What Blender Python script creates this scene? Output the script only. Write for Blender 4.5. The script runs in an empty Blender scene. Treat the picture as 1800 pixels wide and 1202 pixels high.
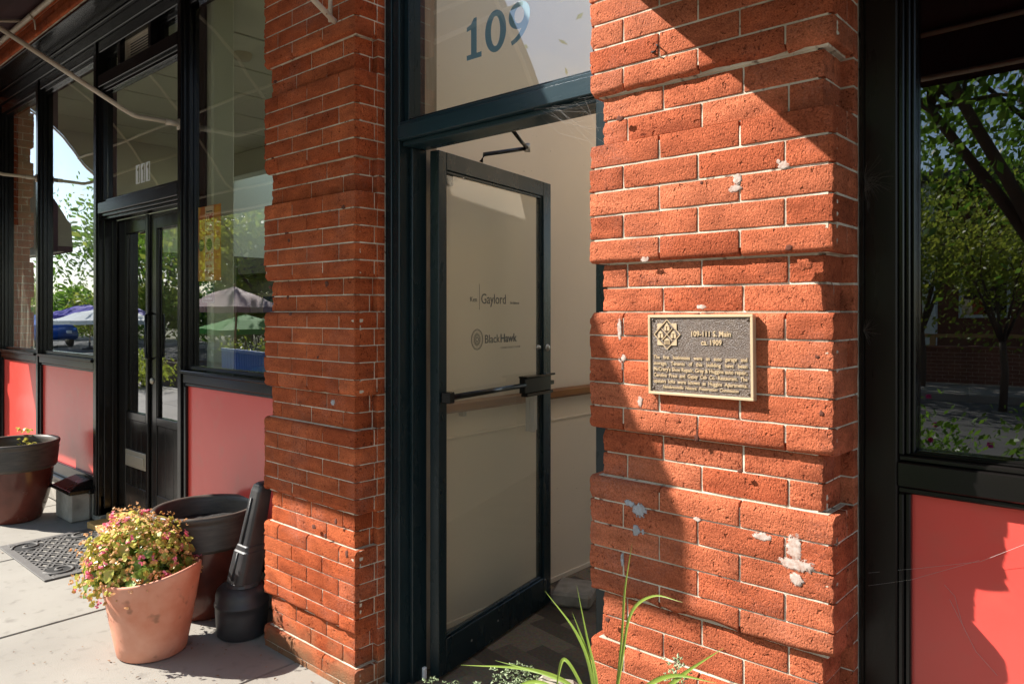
import bpy, bmesh, math, random
from mathutils import Vector, Matrix, noise
R = math.radians
random.seed(7)
sc = bpy.context.scene
COL = sc.collection

# ------------------------------------------------------------------ camera
cam = bpy.data.objects.new('camera', bpy.data.cameras.new('camera'))
COL.objects.link(cam)
cam.location = (0, -1.676, 1.44)
cam.rotation_euler = (R(90), 0, R(41.6))
cam.data.sensor_width = 36
cam.data.lens = 36 * 1294 / 1800
cam.data.shift_y = -53 / 1800
cam.data.clip_start = 0.02
cam.data.clip_end = 2000
sc.camera = cam

# ------------------------------------------------------------------ light
SUN = Vector((-1.45, -1.0, 1.45)).normalized()          # towards the sun
sun_el = math.asin(SUN.z)
sun_rot = math.atan2(SUN.x, SUN.y)
world = bpy.data.worlds.new('World')
sc.world = world
world.use_nodes = True
wn, wl = world.node_tree.nodes, world.node_tree.links
wn.clear()
w_out = wn.new('ShaderNodeOutputWorld')
w_bg = wn.new('ShaderNodeBackground')
w_bg.inputs['Strength'].default_value = 0.11
sky = wn.new('ShaderNodeTexSky')
sky.sky_type = 'NISHITA'
sky.sun_disc = False
sky.sun_elevation = sun_el
sky.sun_rotation = sun_rot
sky.air_density = 1.0
sky.dust_density = 0.4
w_tc = wn.new('ShaderNodeTexCoord')
w_map = wn.new('ShaderNodeMapping')
w_map.inputs['Scale'].default_value = (1.0, 1.0, 2.6)
w_no = wn.new('ShaderNodeTexNoise')
w_no.inputs['Scale'].default_value = 2.1
w_no.inputs['Detail'].default_value = 7
w_no.inputs['Roughness'].default_value = 0.55
w_rp = wn.new('ShaderNodeValToRGB')
w_rp.color_ramp.elements[0].position = 0.53
w_rp.color_ramp.elements[1].position = 0.70
w_mx = wn.new('ShaderNodeMixRGB')
w_mx.inputs['Color2'].default_value = (7.5, 7.7, 8.0, 1)
wl.new(w_tc.outputs['Generated'], w_map.inputs['Vector'])
wl.new(w_map.outputs['Vector'], w_no.inputs['Vector'])
wl.new(w_no.outputs['Fac'], w_rp.inputs['Fac'])
wl.new(w_rp.outputs['Color'], w_mx.inputs['Fac'])
wl.new(sky.outputs['Color'], w_mx.inputs['Color1'])
wl.new(w_mx.outputs['Color'], w_bg.inputs['Color'])
wl.new(w_bg.outputs['Background'], w_out.inputs['Surface'])

ld = bpy.data.lights.new('sun', 'SUN')
ld.energy = 5.0
ld.angle = R(0.53)
ld.color = (1.0, 0.955, 0.88)
lo = bpy.data.objects.new('sun', ld)
lo.rotation_euler = SUN.to_track_quat('Z', 'Y').to_euler()
lo.location = (-20, -20, 20)
COL.objects.link(lo)

sc.view_settings.view_transform = 'Standard'
sc.view_settings.look = 'None'
sc.view_settings.gamma = 1
sc.view_settings.use_curve_mapping = False
sc.view_settings.exposure = 1.27
sc.cycles.max_bounces = 10
sc.cycles.diffuse_bounces = 6
sc.cycles.glossy_bounces = 5
sc.cycles.transparent_max_bounces = 16
sc.cycles.sample_clamp_indirect = 6

# ------------------------------------------------------------------ materials
def new_mat(name):
    m = bpy.data.materials.new(name)
    m.use_nodes = True
    n = m.node_tree.nodes
    return m, n, m.node_tree.links, n['Principled BSDF']

def c4(c):
    return (c[0], c[1], c[2], 1)

def mat(name, col, rough=0.6, col2=None, scale=6.0, stretch=(1, 1, 1), bump=0.0, bscale=60.0, bstretch=None,
        metal=0.0, spec=None, speck=None, coord='Object', spos=(0.35, 0.7), bdist=0.002, rough2=None, translucent=0.0):
    m, n, l, p = new_mat(name)
    p.inputs['Base Color'].default_value = c4(col)
    p.inputs['Roughness'].default_value = rough
    p.inputs['Metallic'].default_value = metal
    if spec is not None:
        p.inputs['Specular IOR Level'].default_value = spec
    if coord == 'World':
        src = n.new('ShaderNodeNewGeometry').outputs['Position']
    else:
        src = n.new('ShaderNodeTexCoord').outputs['Object']
    def tex(sc_, st, det=5, ro=0.55):
        mp = n.new('ShaderNodeMapping')
        mp.inputs['Scale'].default_value = st
        l.new(src, mp.inputs['Vector'])
        t = n.new('ShaderNodeTexNoise')
        t.inputs['Scale'].default_value = sc_
        t.inputs['Detail'].default_value = det
        t.inputs['Roughness'].default_value = ro
        l.new(mp.outputs['Vector'], t.inputs['Vector'])
        return t.outputs['Fac']
    colsock = None
    if col2:
        f = tex(scale, stretch)
        rp = n.new('ShaderNodeValToRGB')
        rp.color_ramp.elements[0].position = spos[0]
        rp.color_ramp.elements[1].position = spos[1]
        rp.color_ramp.elements[0].color = c4(col)
        rp.color_ramp.elements[1].color = c4(col2)
        l.new(f, rp.inputs['Fac'])
        colsock = rp.outputs['Color']
    if speck:
        f = tex(speck[1], (1, 1, 1), 2, 0.5)
        rp = n.new('ShaderNodeValToRGB')
        rp.color_ramp.elements[0].position = speck[2]
        rp.color_ramp.elements[1].position = speck[3]
        l.new(f, rp.inputs['Fac'])
        mx = n.new('ShaderNodeMixRGB')
        l.new(rp.outputs['Color'], mx.inputs['Fac'])
        if colsock:
            l.new(colsock, mx.inputs['Color1'])
        else:
            mx.inputs['Color1'].default_value = c4(col)
        mx.inputs['Color2'].default_value = c4(speck[0])
        colsock = mx.outputs['Color']
    if colsock:
        l.new(colsock, p.inputs['Base Color'])
    if rough2 is not None:
        f = tex(scale * 1.7, stretch)
        mr = n.new('ShaderNodeMapRange')
        mr.inputs['From Min'].default_value = 0.35
        mr.inputs['From Max'].default_value = 0.7
        mr.inputs['To Min'].default_value = rough
        mr.inputs['To Max'].default_value = rough2
        l.new(f, mr.inputs['Value'])
        l.new(mr.outputs['Result'], p.inputs['Roughness'])
    if bump:
        f = tex(bscale, bstretch or stretch, 6, 0.6)
        b = n.new('ShaderNodeBump')
        b.inputs['Strength'].default_value = bump
        b.inputs['Distance'].default_value = bdist
        l.new(f, b.inputs['Height'])
        l.new(b.outputs['Normal'], p.inputs['Normal'])
    if translucent:
        tr = n.new('ShaderNodeBsdfTranslucent')
        if colsock:
            l.new(colsock, tr.inputs['Color'])
        else:
            tr.inputs['Color'].default_value = c4(col)
        mx = n.new('ShaderNodeMixShader')
        mx.inputs['Fac'].default_value = translucent
        l.new(p.outputs['BSDF'], mx.inputs[1])
        l.new(tr.outputs['BSDF'], mx.inputs[2])
        l.new(mx.outputs['Shader'], n['Material Output'].inputs['Surface'])
    return m

def brick_material(name, a, b, haze=0.32):
    m, n, l, p = new_mat(name)
    pos = n.new('ShaderNodeNewGeometry').outputs['Position']
    oi = n.new('ShaderNodeObjectInfo').outputs['Random']
    def nz(s, det=4, ro=0.6, st=(1, 1, 1)):
        mp = n.new('ShaderNodeMapping'); mp.inputs['Scale'].default_value = st
        l.new(pos, mp.inputs['Vector'])
        t = n.new('ShaderNodeTexNoise'); t.inputs['Scale'].default_value = s
        t.inputs['Detail'].default_value = det; t.inputs['Roughness'].default_value = ro
        l.new(mp.outputs['Vector'], t.inputs['Vector']); return t.outputs['Fac']
    def ramp(s, p0, p1, k0=(0, 0, 0), k1=(1, 1, 1)):
        r = n.new('ShaderNodeValToRGB')
        r.color_ramp.elements[0].position = p0; r.color_ramp.elements[1].position = p1
        r.color_ramp.elements[0].color = c4(k0); r.color_ramp.elements[1].color = c4(k1)
        l.new(s, r.inputs['Fac']); return r.outputs['Color']
    def mix(f, x, y, mode='MIX', k=None):
        mx = n.new('ShaderNodeMixRGB'); mx.blend_type = mode
        if k is None: l.new(f, mx.inputs['Fac'])
        else: mx.inputs['Fac'].default_value = k
        for s, i in ((x, 'Color1'), (y, 'Color2')):
            if isinstance(s, tuple): mx.inputs[i].default_value = c4(s)
            else: l.new(s, mx.inputs[i])
        return mx.outputs['Color']
    base = ramp(oi, 0.0, 1.0, a, b)
    streak = ramp(nz(9, 4, 0.6, (1, 1, 2.6)), 0.35, 0.68, (0.66, 0.62, 0.6), (1.12, 1.1, 1.08))
    base = mix(None, base, streak, 'MULTIPLY', 0.9)
    grain = ramp(nz(230, 4, 0.75), 0.36, 0.62, (0.60, 0.52, 0.48), (1.16, 1.18, 1.2))
    base = mix(None, base, grain, 'MULTIPLY', 0.8)
    pitc = ramp(nz(120, 2, 0.6), 0.34, 0.42, (0.35, 0.25, 0.22), (1, 1, 1))
    amt = n.new('ShaderNodeMapRange'); amt.inputs['From Min'].default_value = 0.38; amt.inputs['From Max'].default_value = 0.62
    l.new(nz(7, 3), amt.inputs['Value'])
    base = mix(amt.outputs['Result'], base, pitc, 'MULTIPLY')
    var = n.new('ShaderNodeMath'); var.operation = 'MULTIPLY'; var.inputs[1].default_value = 37.7; l.new(oi, var.inputs[0])
    fr0 = n.new('ShaderNodeMath'); fr0.operation = 'FRACT'; l.new(var.outputs[0], fr0.inputs[0])
    base = mix(None, base, ramp(fr0.outputs[0], 0.0, 1.0, (0.88, 0.86, 0.86), (1.08, 1.08, 1.08)), 'MULTIPLY', 1.0)
    hz = ramp(nz(3.2, 6, 0.65), 0.52, 0.78)
    hz2 = mix(None, hz, ramp(nz(160, 3, 0.7), 0.4, 0.65), 'MULTIPLY', 1.0)
    hm = n.new('ShaderNodeMath'); hm.operation = 'MULTIPLY'; hm.inputs[1].default_value = haze
    l.new(hz2, hm.inputs[0])
    base = mix(hm.outputs[0], base, (0.62, 0.42, 0.37))
    soot = ramp(nz(5.5, 5, 0.6), 0.60, 0.74)
    sm = n.new('ShaderNodeMath'); sm.operation = 'MULTIPLY'; sm.inputs[1].default_value = 0.45
    l.new(soot, sm.inputs[0])
    base = mix(sm.outputs[0], base, (0.07, 0.03, 0.022))
    # grime and moss near the ground
    sx = n.new('ShaderNodeSeparateXYZ'); l.new(pos, sx.inputs[0])
    ad = n.new('ShaderNodeMath'); ad.operation = 'MULTIPLY_ADD'; ad.inputs[1].default_value = 0.4
    l.new(nz(9, 4), ad.inputs[0]); l.new(sx.outputs['Z'], ad.inputs[2])
    ms = n.new('ShaderNodeMapRange'); ms.inputs['From Min'].default_value = 0.36; ms.inputs['From Max'].default_value = 0.2
    ms.inputs['To Max'].default_value = 0.75
    l.new(ad.outputs[0], ms.inputs['Value'])
    base = mix(ms.outputs['Result'], base, (0.22, 0.15, 0.085))
    l.new(base, p.inputs['Base Color'])
    p.inputs['Roughness'].default_value = 0.88
    p.inputs['Specular IOR Level'].default_value = 0.12
    # sand-cast face: grains, drag pits and a few deeper holes
    vo = n.new('ShaderNodeTexVoronoi'); vo.inputs['Scale'].default_value = 170
    mp = n.new('ShaderNodeMapping'); mp.inputs['Rotation'].default_value = (0, R(35), 0); mp.inputs['Scale'].default_value = (1, 1, 0.55)
    l.new(pos, mp.inputs['Vector']); l.new(mp.outputs['Vector'], vo.inputs['Vector'])
    pit = ramp(vo.outputs['Distance'], 0.0, 0.42)
    deep = ramp(nz(55, 2, 0.5), 0.26, 0.36)
    h = n.new('ShaderNodeMath'); h.operation = 'MULTIPLY_ADD'; h.inputs[1].default_value = 0.45
    l.new(pit, h.inputs[0]); l.new(nz(210, 5, 0.75), h.inputs[2])
    h2 = n.new('ShaderNodeMath'); h2.operation = 'MULTIPLY_ADD'; h2.inputs[1].default_value = 1.6
    l.new(deep, h2.inputs[0]); l.new(h.outputs[0], h2.inputs[2])
    bp = n.new('ShaderNodeBump'); bp.inputs['Strength'].default_value = 1.0; bp.inputs['Distance'].default_value = 0.0075
    l.new(h2.outputs[0], bp.inputs['Height']); l.new(bp.outputs['Normal'], p.inputs['Normal'])
    return m

def glass_material(name, tint=(0.93, 0.95, 0.92), ior=1.52, boost=2.3, wave=0.02):
    m = bpy.data.materials.new(name); m.use_nodes = True
    n, l = m.node_tree.nodes, m.node_tree.links
    n.clear()
    out = n.new('ShaderNodeOutputMaterial')
    tr = n.new('ShaderNodeBsdfTransparent'); tr.inputs['Color'].default_value = c4(tint)
    gl = n.new('ShaderNodeBsdfGlossy'); gl.inputs['Roughness'].default_value = 0.0
    gl.inputs['Color'].default_value = (0.97, 0.98, 1, 1)
    fr = n.new('ShaderNodeFresnel'); fr.inputs['IOR'].default_value = ior
    ge = n.new('ShaderNodeNewGeometry')
    inv = n.new('ShaderNodeMath'); inv.operation = 'SUBTRACT'; inv.inputs[0].default_value = 1.0
    l.new(ge.outputs['Backfacing'], inv.inputs[1])
    mu = n.new('ShaderNodeMath'); mu.operation = 'MULTIPLY'; mu.inputs[1].default_value = boost; mu.use_clamp = True
    l.new(fr.outputs['Fac'], mu.inputs[0])
    mu2 = n.new('ShaderNodeMath'); mu2.operation = 'MULTIPLY'
    l.new(mu.outputs[0], mu2.inputs[0]); l.new(inv.outputs[0], mu2.inputs[1])
    mx = n.new('ShaderNodeMixShader')
    l.new(mu2.outputs[0], mx.inputs['Fac']); l.new(tr.outputs[0], mx.inputs[1]); l.new(gl.outputs[0], mx.inputs[2])
    l.new(mx.outputs[0], out.inputs['Surface'])
    t = n.new('ShaderNodeTexNoise'); t.inputs['Scale'].default_value = 1.6; t.inputs['Detail'].default_value = 1
    l.new(ge.outputs['Position'], t.inputs['Vector'])
    b = n.new('ShaderNodeBump'); b.inputs['Strength'].default_value = wave; b.inputs['Distance'].default_value = 0.1
    l.new(t.outputs['Fac'], b.inputs['Height']); l.new(b.outputs['Normal'], gl.inputs['Normal'])
    return m

M = {}
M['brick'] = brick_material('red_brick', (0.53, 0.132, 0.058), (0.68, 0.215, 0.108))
M['brick_l'] = brick_material('dark_red_brick', (0.47, 0.102, 0.034), (0.64, 0.168, 0.064), 0.34)  # same red brick, coloured darker for the shaded piers and band
M['mortar'] = mat('mortar', (0.68, 0.60, 0.48), 0.95, (0.40, 0.31, 0.23), 9, bump=0.8, bscale=260, coord='World', speck=((0.16, 0.10, 0.07), 45, 0.60, 0.72))
M['black'] = mat('black_gloss_paint', (0.005, 0.0046, 0.0045), 0.16, (0.008, 0.007, 0.0065), 6, (1, 1, 0.3), bump=0.05, bscale=50, bstretch=(1, 1, 0.06), rough2=0.22, bdist=0.0005, spec=0.35)
M['blackw'] = mat('weathered_black_paint', (0.006, 0.005, 0.0045), 0.24, (0.018, 0.013, 0.010), 7, (1, 1, 0.2), bump=0.28, bscale=70, bstretch=(1, 1, 0.04), rough2=0.36, bdist=0.0005, spec=0.22)
M['blackh'] = mat('black_gloss_paint_rail', (0.005, 0.0046, 0.0045), 0.16, (0.009, 0.0075, 0.007), 6, (0.2, 1, 1), bump=0.05, bscale=50, bstretch=(0.06, 1, 1), rough2=0.24, bdist=0.0005, spec=0.35)
M['teal'] = mat('dark_teal_paint', (0.006, 0.014, 0.017), 0.24, (0.010, 0.021, 0.025), 5, (1, 1, 0.3), bump=0.06, bscale=50, bstretch=(1, 1, 0.06), rough2=0.34, bdist=0.0005, spec=0.3)
M['tealh'] = mat('dark_teal_paint_rail', (0.010, 0.026, 0.033), 0.24, (0.016, 0.038, 0.048), 5, (0.2, 1, 1), bump=0.12, bscale=50, bstretch=(0.06, 1, 1), rough2=0.36, bdist=0.0005, spec=0.3)
M['red'] = mat('red_panel_paint', (0.66, 0.070, 0.055), 0.24, (0.70, 0.080, 0.064), 3, bump=0.12, bscale=140, coord='World', speck=((0.62, 0.085, 0.065), 12, 0.55, 0.80), bdist=0.0005, spec=0.5)
M['beige'] = mat('beige_aluminium', (0.42, 0.36, 0.27), 0.45)
M['concrete'] = mat('sidewalk_concrete', (0.285, 0.262, 0.226), 0.85, (0.200, 0.181, 0.154), 1.3, spos=(0.38, 0.78), bump=0.5, bscale=160, coord='World', speck=((0.19, 0.17, 0.145), 16, 0.58, 0.80))
M['plinth'] = mat('plinth_concrete', (0.42, 0.38, 0.32), 0.9, (0.2, 0.18, 0.15), 7, bump=0.6, bscale=90, coord='World')
M['wall'] = mat('cream_wall_paint', (0.78, 0.67, 0.53), 0.5, (0.74, 0.635, 0.50), 2, bump=0.06, bscale=200, coord='World', speck=((0.3, 0.24, 0.18), 70, 0.74, 0.8))
M['shopwall'] = mat('shop_wall_paint', (0.68, 0.68, 0.52), 0.6, (0.64, 0.64, 0.49), 1.2)
M['ceil'] = mat('ceiling_tile', (0.70, 0.69, 0.52), 0.8, (0.66, 0.65, 0.49), 3)
M['shopfloor'] = mat('shop_floor', (0.03, 0.026, 0.022), 0.4)
M['shopfloor2'] = mat('shop_floor_tile', (0.55, 0.50, 0.40), 0.5)
M['dark'] = mat('dark_shadow_gap', (0.01, 0.009, 0.008), 0.8)  # plain near-black for backings, gaps, wire and car windows
M['glass'] = glass_material('window_glass')
M['glassd'] = glass_material('door_glass', (0.97, 0.97, 0.93), 1.5, 1.4, 0.0)
_n, _l = M['glassd'].node_tree.nodes, M['glassd'].node_tree.links
_o = [x for x in _n if x.type == 'OUTPUT_MATERIAL'][0]
_src = _o.inputs['Surface'].links[0].from_socket
_df = _n.new('ShaderNodeBsdfDiffuse'); _df.inputs['Color'].default_value = (0.84, 0.86, 0.76, 1)      # pale diffuse veil mixed over the pane
_mx = _n.new('ShaderNodeMixShader'); _mx.inputs['Fac'].default_value = 0.06
_l.new(_src, _mx.inputs[1]); _l.new(_df.outputs[0], _mx.inputs[2]); _l.new(_mx.outputs[0], _o.inputs['Surface'])
M['glassr'] = glass_material('tinted_window_glass', (0.45, 0.42, 0.40), 1.52, 3.3)
M['terra'] = mat('terracotta', (0.58, 0.21, 0.12), 0.6, (0.70, 0.34, 0.23), 7, bump=0.2, bscale=90, speck=((0.33, 0.14, 0.08), 18, 0.62, 0.74), rough2=0.8)
M['glaze'] = mat('brown_glaze', (0.085, 0.022, 0.014), 0.14, (0.16, 0.042, 0.026), 5, bump=0.08, bscale=40, rough2=0.3)
M['potrim'] = mat('dark_pot_rim', (0.052, 0.038, 0.029), 0.5, (0.092, 0.070, 0.054), 12, (1, 1, 6), bump=0.2, bscale=70)
M['plastic'] = mat('black_plastic', (0.022, 0.021, 0.022), 0.45, (0.045, 0.042, 0.042), 9, bump=0.35, bscale=260)
M['rubber'] = mat('grey_rubber', (0.09, 0.083, 0.078), 0.75, (0.13, 0.12, 0.11), 6, bump=0.3, bscale=180, coord='World')
M['soil'] = mat('potting_soil', (0.035, 0.022, 0.015), 0.95, (0.10, 0.07, 0.05), 60, bump=1.0, bscale=120, bdist=0.01)
M['water'] = mat('dark_soil', (0.012, 0.01, 0.009), 0.6, (0.025, 0.02, 0.017), 40, bump=0.8, bscale=80, bdist=0.008)
M['wood'] = mat('yellow_wood', (0.62, 0.36, 0.12), 0.55, (0.5, 0.27, 0.09), 5, (0.3, 4, 4), bump=0.2, bscale=80, bstretch=(0.1, 1, 1))
M['rail_wood'] = mat('handrail_wood', (0.30, 0.12, 0.02), 0.35, (0.20, 0.075, 0.014), 9, (1, 0.2, 3))
M['steel'] = mat('brushed_steel', (0.42, 0.40, 0.36), 0.35, metal=0.9)
M['brass'] = mat('aged_letter_plate', (0.38, 0.33, 0.26), 0.4, metal=0.6)
M['bronze_d'] = mat('bronze_dark_ground', (0.075, 0.045, 0.03), 0.32, (0.11, 0.07, 0.045), 60, bump=1.0, bscale=300, bdist=0.004, spec=0.8)
M['bronze_l'] = mat('bronze_polished', (0.66, 0.49, 0.31), 0.38, metal=0.35, bump=0.1, bscale=200)
M['white'] = mat('white_vinyl', (0.78, 0.80, 0.82), 0.5)
M['silver'] = mat('blue_silver_vinyl', (0.17, 0.27, 0.36), 0.4, (0.20, 0.31, 0.41), 3)
M['ink'] = mat('grey_vinyl', (0.075, 0.07, 0.06), 0.6)
M['pole'] = mat('cream_painted_pipe', (0.52, 0.45, 0.35), 0.45, (0.42, 0.34, 0.25), 16, bump=0.1, bscale=50, speck=((0.2, 0.1, 0.05), 60, 0.7, 0.75))
M['awning'] = mat('awning_fabric', (0.035, 0.012, 0.014), 0.8, (0.045, 0.016, 0.018), 8)
M['awning_t'] = mat('awning_fabric_lining', (0.055, 0.060, 0.050), 0.8, (0.07, 0.074, 0.062), 3)
M['plaster'] = mat('pale_filler', (0.50, 0.42, 0.37), 0.9, (0.34, 0.20, 0.15), 90, bump=0.5, bscale=220, bdist=0.001, coord='World')
def feather(m):
    n, l = m.node_tree.nodes, m.node_tree.links
    out = n['Material Output']; src = out.inputs['Surface'].links[0].from_socket
    g = n.new('ShaderNodeTexCoord'); v = n.new('ShaderNodeVectorMath'); v.operation = 'SUBTRACT'; v.inputs[1].default_value = (0.5, 0.5, 0.5)
    l.new(g.outputs['Generated'], v.inputs[0])
    k = n.new('ShaderNodeVectorMath'); k.operation = 'MULTIPLY'; k.inputs[1].default_value = (1, 0, 1); l.new(v.outputs[0], k.inputs[0])
    ln = n.new('ShaderNodeVectorMath'); ln.operation = 'LENGTH'; l.new(k.outputs[0], ln.inputs[0])
    ge = n.new('ShaderNodeNewGeometry'); t = n.new('ShaderNodeTexNoise'); t.inputs['Scale'].default_value = 120; t.inputs['Detail'].default_value = 4; t.inputs['Roughness'].default_value = 0.7
    l.new(ge.outputs['Position'], t.inputs['Vector'])
    a = n.new('ShaderNodeMath'); a.operation = 'MULTIPLY_ADD'; a.inputs[1].default_value = 1.5; l.new(t.outputs['Fac'], a.inputs[0])
    mu = n.new('ShaderNodeMath'); mu.operation = 'MULTIPLY'; mu.inputs[1].default_value = -2.0; l.new(ln.outputs['Value'], mu.inputs[0]); l.new(mu.outputs[0], a.inputs[2])
    mr = n.new('ShaderNodeMapRange'); mr.inputs['From Min'].default_value = -0.02; mr.inputs['From Max'].default_value = 0.12; l.new(a.outputs[0], mr.inputs['Value'])
    tr = n.new('ShaderNodeBsdfTransparent'); mx = n.new('ShaderNodeMixShader')
    l.new(mr.outputs['Result'], mx.inputs['Fac']); l.new(tr.outputs[0], mx.inputs[1]); l.new(src, mx.inputs[2]); l.new(mx.outputs[0], out.inputs['Surface'])
feather(M['plaster'])
M['plaster_g'] = mat('grey_paint_smear', (0.36, 0.37, 0.40), 0.8, (0.27, 0.23, 0.22), 90, bump=0.6, bscale=200, coord='World')
feather(M['plaster_g'])
M['stone'] = mat('pale_paver', (0.36, 0.31, 0.25), 0.9, (0.24, 0.20, 0.16), 18, bump=0.6, bscale=120)
M['asphalt'] = mat('asphalt', (0.055, 0.054, 0.052), 0.9, (0.08, 0.078, 0.074), 1.2, bump=0.4, bscale=80, coord='World')
M['terrain'] = mat('verge_ground', (0.10, 0.12, 0.045), 0.95, (0.16, 0.13, 0.07), 0.6, coord='World')
M['leaf'] = mat('tree_leaf', (0.09, 0.20, 0.02), 0.45, (0.22, 0.36, 0.04), 0.9, coord='World', translucent=0.55)
M['leaf2'] = mat('tree_leaf_yellowish', (0.22, 0.30, 0.035), 0.45, (0.38, 0.40, 0.06), 0.9, coord='World', translucent=0.55)
M['bark'] = mat('bark', (0.075, 0.05, 0.035), 0.9, (0.12, 0.085, 0.06), 5, (1, 1, 0.3), bump=0.8, bscale=14, bdist=0.02)
M['blade'] = mat('blade_green', (0.20, 0.30, 0.04), 0.4, (0.28, 0.38, 0.07), 6, translucent=0.35)
M['bleaf'] = mat('begonia_leaf_green', (0.13, 0.24, 0.03), 0.28, (0.26, 0.36, 0.06), 40, translucent=0.25)
M['bleaf2'] = mat('begonia_leaf_lime', (0.50, 0.54, 0.10), 0.3, (0.62, 0.46, 0.12), 50, translucent=0.3)
M['bleaf3'] = mat('begonia_leaf_orange', (0.62, 0.27, 0.08), 0.4, (0.55, 0.36, 0.12), 60, translucent=0.3)
M['pink'] = mat('pink_petal', (0.82, 0.10, 0.22), 0.5, (0.85, 0.34, 0.42), 50, translucent=0.35)
M['orangeb'] = mat('dry_petal', (0.66, 0.32, 0.12), 0.7, (0.75, 0.46, 0.26), 70, translucent=0.3)
M['sedum'] = mat('sedum_green', (0.20, 0.27, 0.12), 0.6, (0.3, 0.34, 0.2), 60)
M['web'] = mat('cobweb', (0.45, 0.43, 0.40), 0.6)
M['webd'] = mat('dusty_cobweb', (0.10, 0.085, 0.07), 0.8)
M['purple'] = mat('purple_canvas', (0.10, 0.07, 0.45), 0.7, translucent=0.3)
M['maroon'] = mat('faded_maroon_canvas', (0.42, 0.27, 0.25), 0.7, translucent=0.15)
M['green'] = mat('green_canvas', (0.10, 0.42, 0.06), 0.7, translucent=0.4)
M['canvas'] = mat('white_canvas', (0.75, 0.77, 0.75), 0.7, translucent=0.3)
M['bluep'] = mat('blue_paint', (0.02, 0.14, 0.42), 0.4)
M['carblue'] = mat('blue_car_paint', (0.015, 0.08, 0.35), 0.2)
M['curtain'] = mat('sheer_curtain', (0.6, 0.58, 0.52), 0.8, (0.5, 0.48, 0.43), 20, (6, 6, 0.3), translucent=0.4)
M['tan'] = mat('tan_wood', (0.42, 0.25, 0.10), 0.5)
M['magenta'] = mat('magenta_petal', (0.6, 0.03, 0.3), 0.5)

def floor_checker():
    m, n, l, p = new_mat('doorway_carpet_tiles')
    pos = n.new('ShaderNodeNewGeometry').outputs['Position']
    mp = n.new('ShaderNodeMapping'); mp.inputs['Rotation'].default_value = (0, 0, R(8)); l.new(pos, mp.inputs['Vector'])
    b = n.new('ShaderNodeTexBrick'); b.inputs['Scale'].default_value = 1.0
    b.inputs['Brick Width'].default_value = 0.20; b.inputs['Row Height'].default_value = 0.10
    b.inputs['Mortar Size'].default_value = 0.0
    b.inputs['Color1'].default_value = (0.10, 0.068, 0.042, 1); b.inputs['Color2'].default_value = (0.36, 0.27, 0.18, 1)
    l.new(mp.outputs[0], b.inputs['Vector'])
    t = n.new('ShaderNodeTexNoise'); t.inputs['Scale'].default_value = 90; l.new(pos, t.inputs['Vector'])
    mx = n.new('ShaderNodeMixRGB'); mx.blend_type = 'MULTIPLY'; mx.inputs['Fac'].default_value = 0.8
    l.new(b.outputs['Color'], mx.inputs['Color1']); l.new(t.outputs['Color'], mx.inputs['Color2'])
    l.new(mx.outputs['Color'], p.inputs['Base Color']); p.inputs['Roughness'].default_value = 0.9
    return m
M['carpet'] = floor_checker()

# ------------------------------------------------------------------ helpers
def link(o, parent=None):
    COL.objects.link(o)
    if parent is not None:
        o.parent = parent
    return o

def mesh_from_bm(name, bm, m=None, smooth=False):
    me = bpy.data.meshes.new(name)
    bmesh.ops.recalc_face_normals(bm, faces=bm.faces)
    bm.to_mesh(me); bm.free()
    for x in (m if isinstance(m, (list, tuple)) else [m]):
        if x: me.materials.append(x)
    if smooth:
        for p in me.polygons: p.use_smooth = True
    return me

def ob(name, me, parent=None, loc=(0, 0, 0), rot=(0, 0, 0), label=None):
    o = bpy.data.objects.new(name, me)
    o.location = loc; o.rotation_euler = rot
    link(o, parent)
    if label: o['label'] = label
    return o

def thing(name, label, cat, loc=(0, 0, 0), rz=0.0, group=None):
    o = bpy.data.objects.new(name, None)
    o.empty_display_size = 0.1
    o.location = loc; o.rotation_euler = (0, 0, rz)
    COL.objects.link(o)
    o['label'] = label; o['category'] = cat
    if group: o['group'] = group
    return o

def tag(o, label, cat, group=None):
    o['label'] = label; o['category'] = cat
    if group: o['group'] = group
    return o

def structure(o):
    o['kind'] = 'structure'; return o

def stuff(o):
    o['kind'] = 'stuff'; return o

def add_box(bm, x0, x1, y0, y1, z0, z1, b=0.0):
    r = bmesh.ops.create_cube(bm, size=1.0)
    vs = r['verts']
    for v in vs:
        v.co = Vector(((x0 + x1) / 2 + v.co.x * (x1 - x0), (y0 + y1) / 2 + v.co.y * (y1 - y0), (z0 + z1) / 2 + v.co.z * (z1 - z0)))
    if b:
        es = list({e for v in vs for e in v.link_edges})
        bmesh.ops.bevel(bm, geom=es, offset=b, segments=1, affect='EDGES')

def boxes(name, m, parent, lst, b=0.002, label=None):
    bm = bmesh.new()
    for t in lst:
        add_box(bm, *t, b=b)
    return ob(name, mesh_from_bm(name, bm, m), parent, label=label)

def pieces(name, m, parent, lst, b=0.002):
    for t_ in lst: boxes(name, m, parent, [t_], b)

def add_tube(bm, pts, r, seg=8, r2=None):
    pts = [Vector(p) for p in pts]
    rings = []
    n = len(pts)
    for i, p in enumerate(pts):
        t = (pts[min(i + 1, n - 1)] - pts[max(i - 1, 0)]).normalized()
        up = Vector((0, 0, 1)) if abs(t.z) < 0.9 else Vector((1, 0, 0))
        a = t.cross(up).normalized(); c = a.cross(t).normalized()
        rr = r if r2 is None else r + (r2 - r) * i / (n - 1)
        rings.append([bm.verts.new(p + (a * math.cos(2 * math.pi * k / seg) + c * math.sin(2 * math.pi * k / seg)) * rr) for k in range(seg)])
    for i in range(n - 1):
        for k in range(seg):
            bm.faces.new((rings[i][k], rings[i][(k + 1) % seg], rings[i + 1][(k + 1) % seg], rings[i + 1][k]))
    bm.faces.new(rings[0][::-1]); bm.faces.new(rings[-1])

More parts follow.
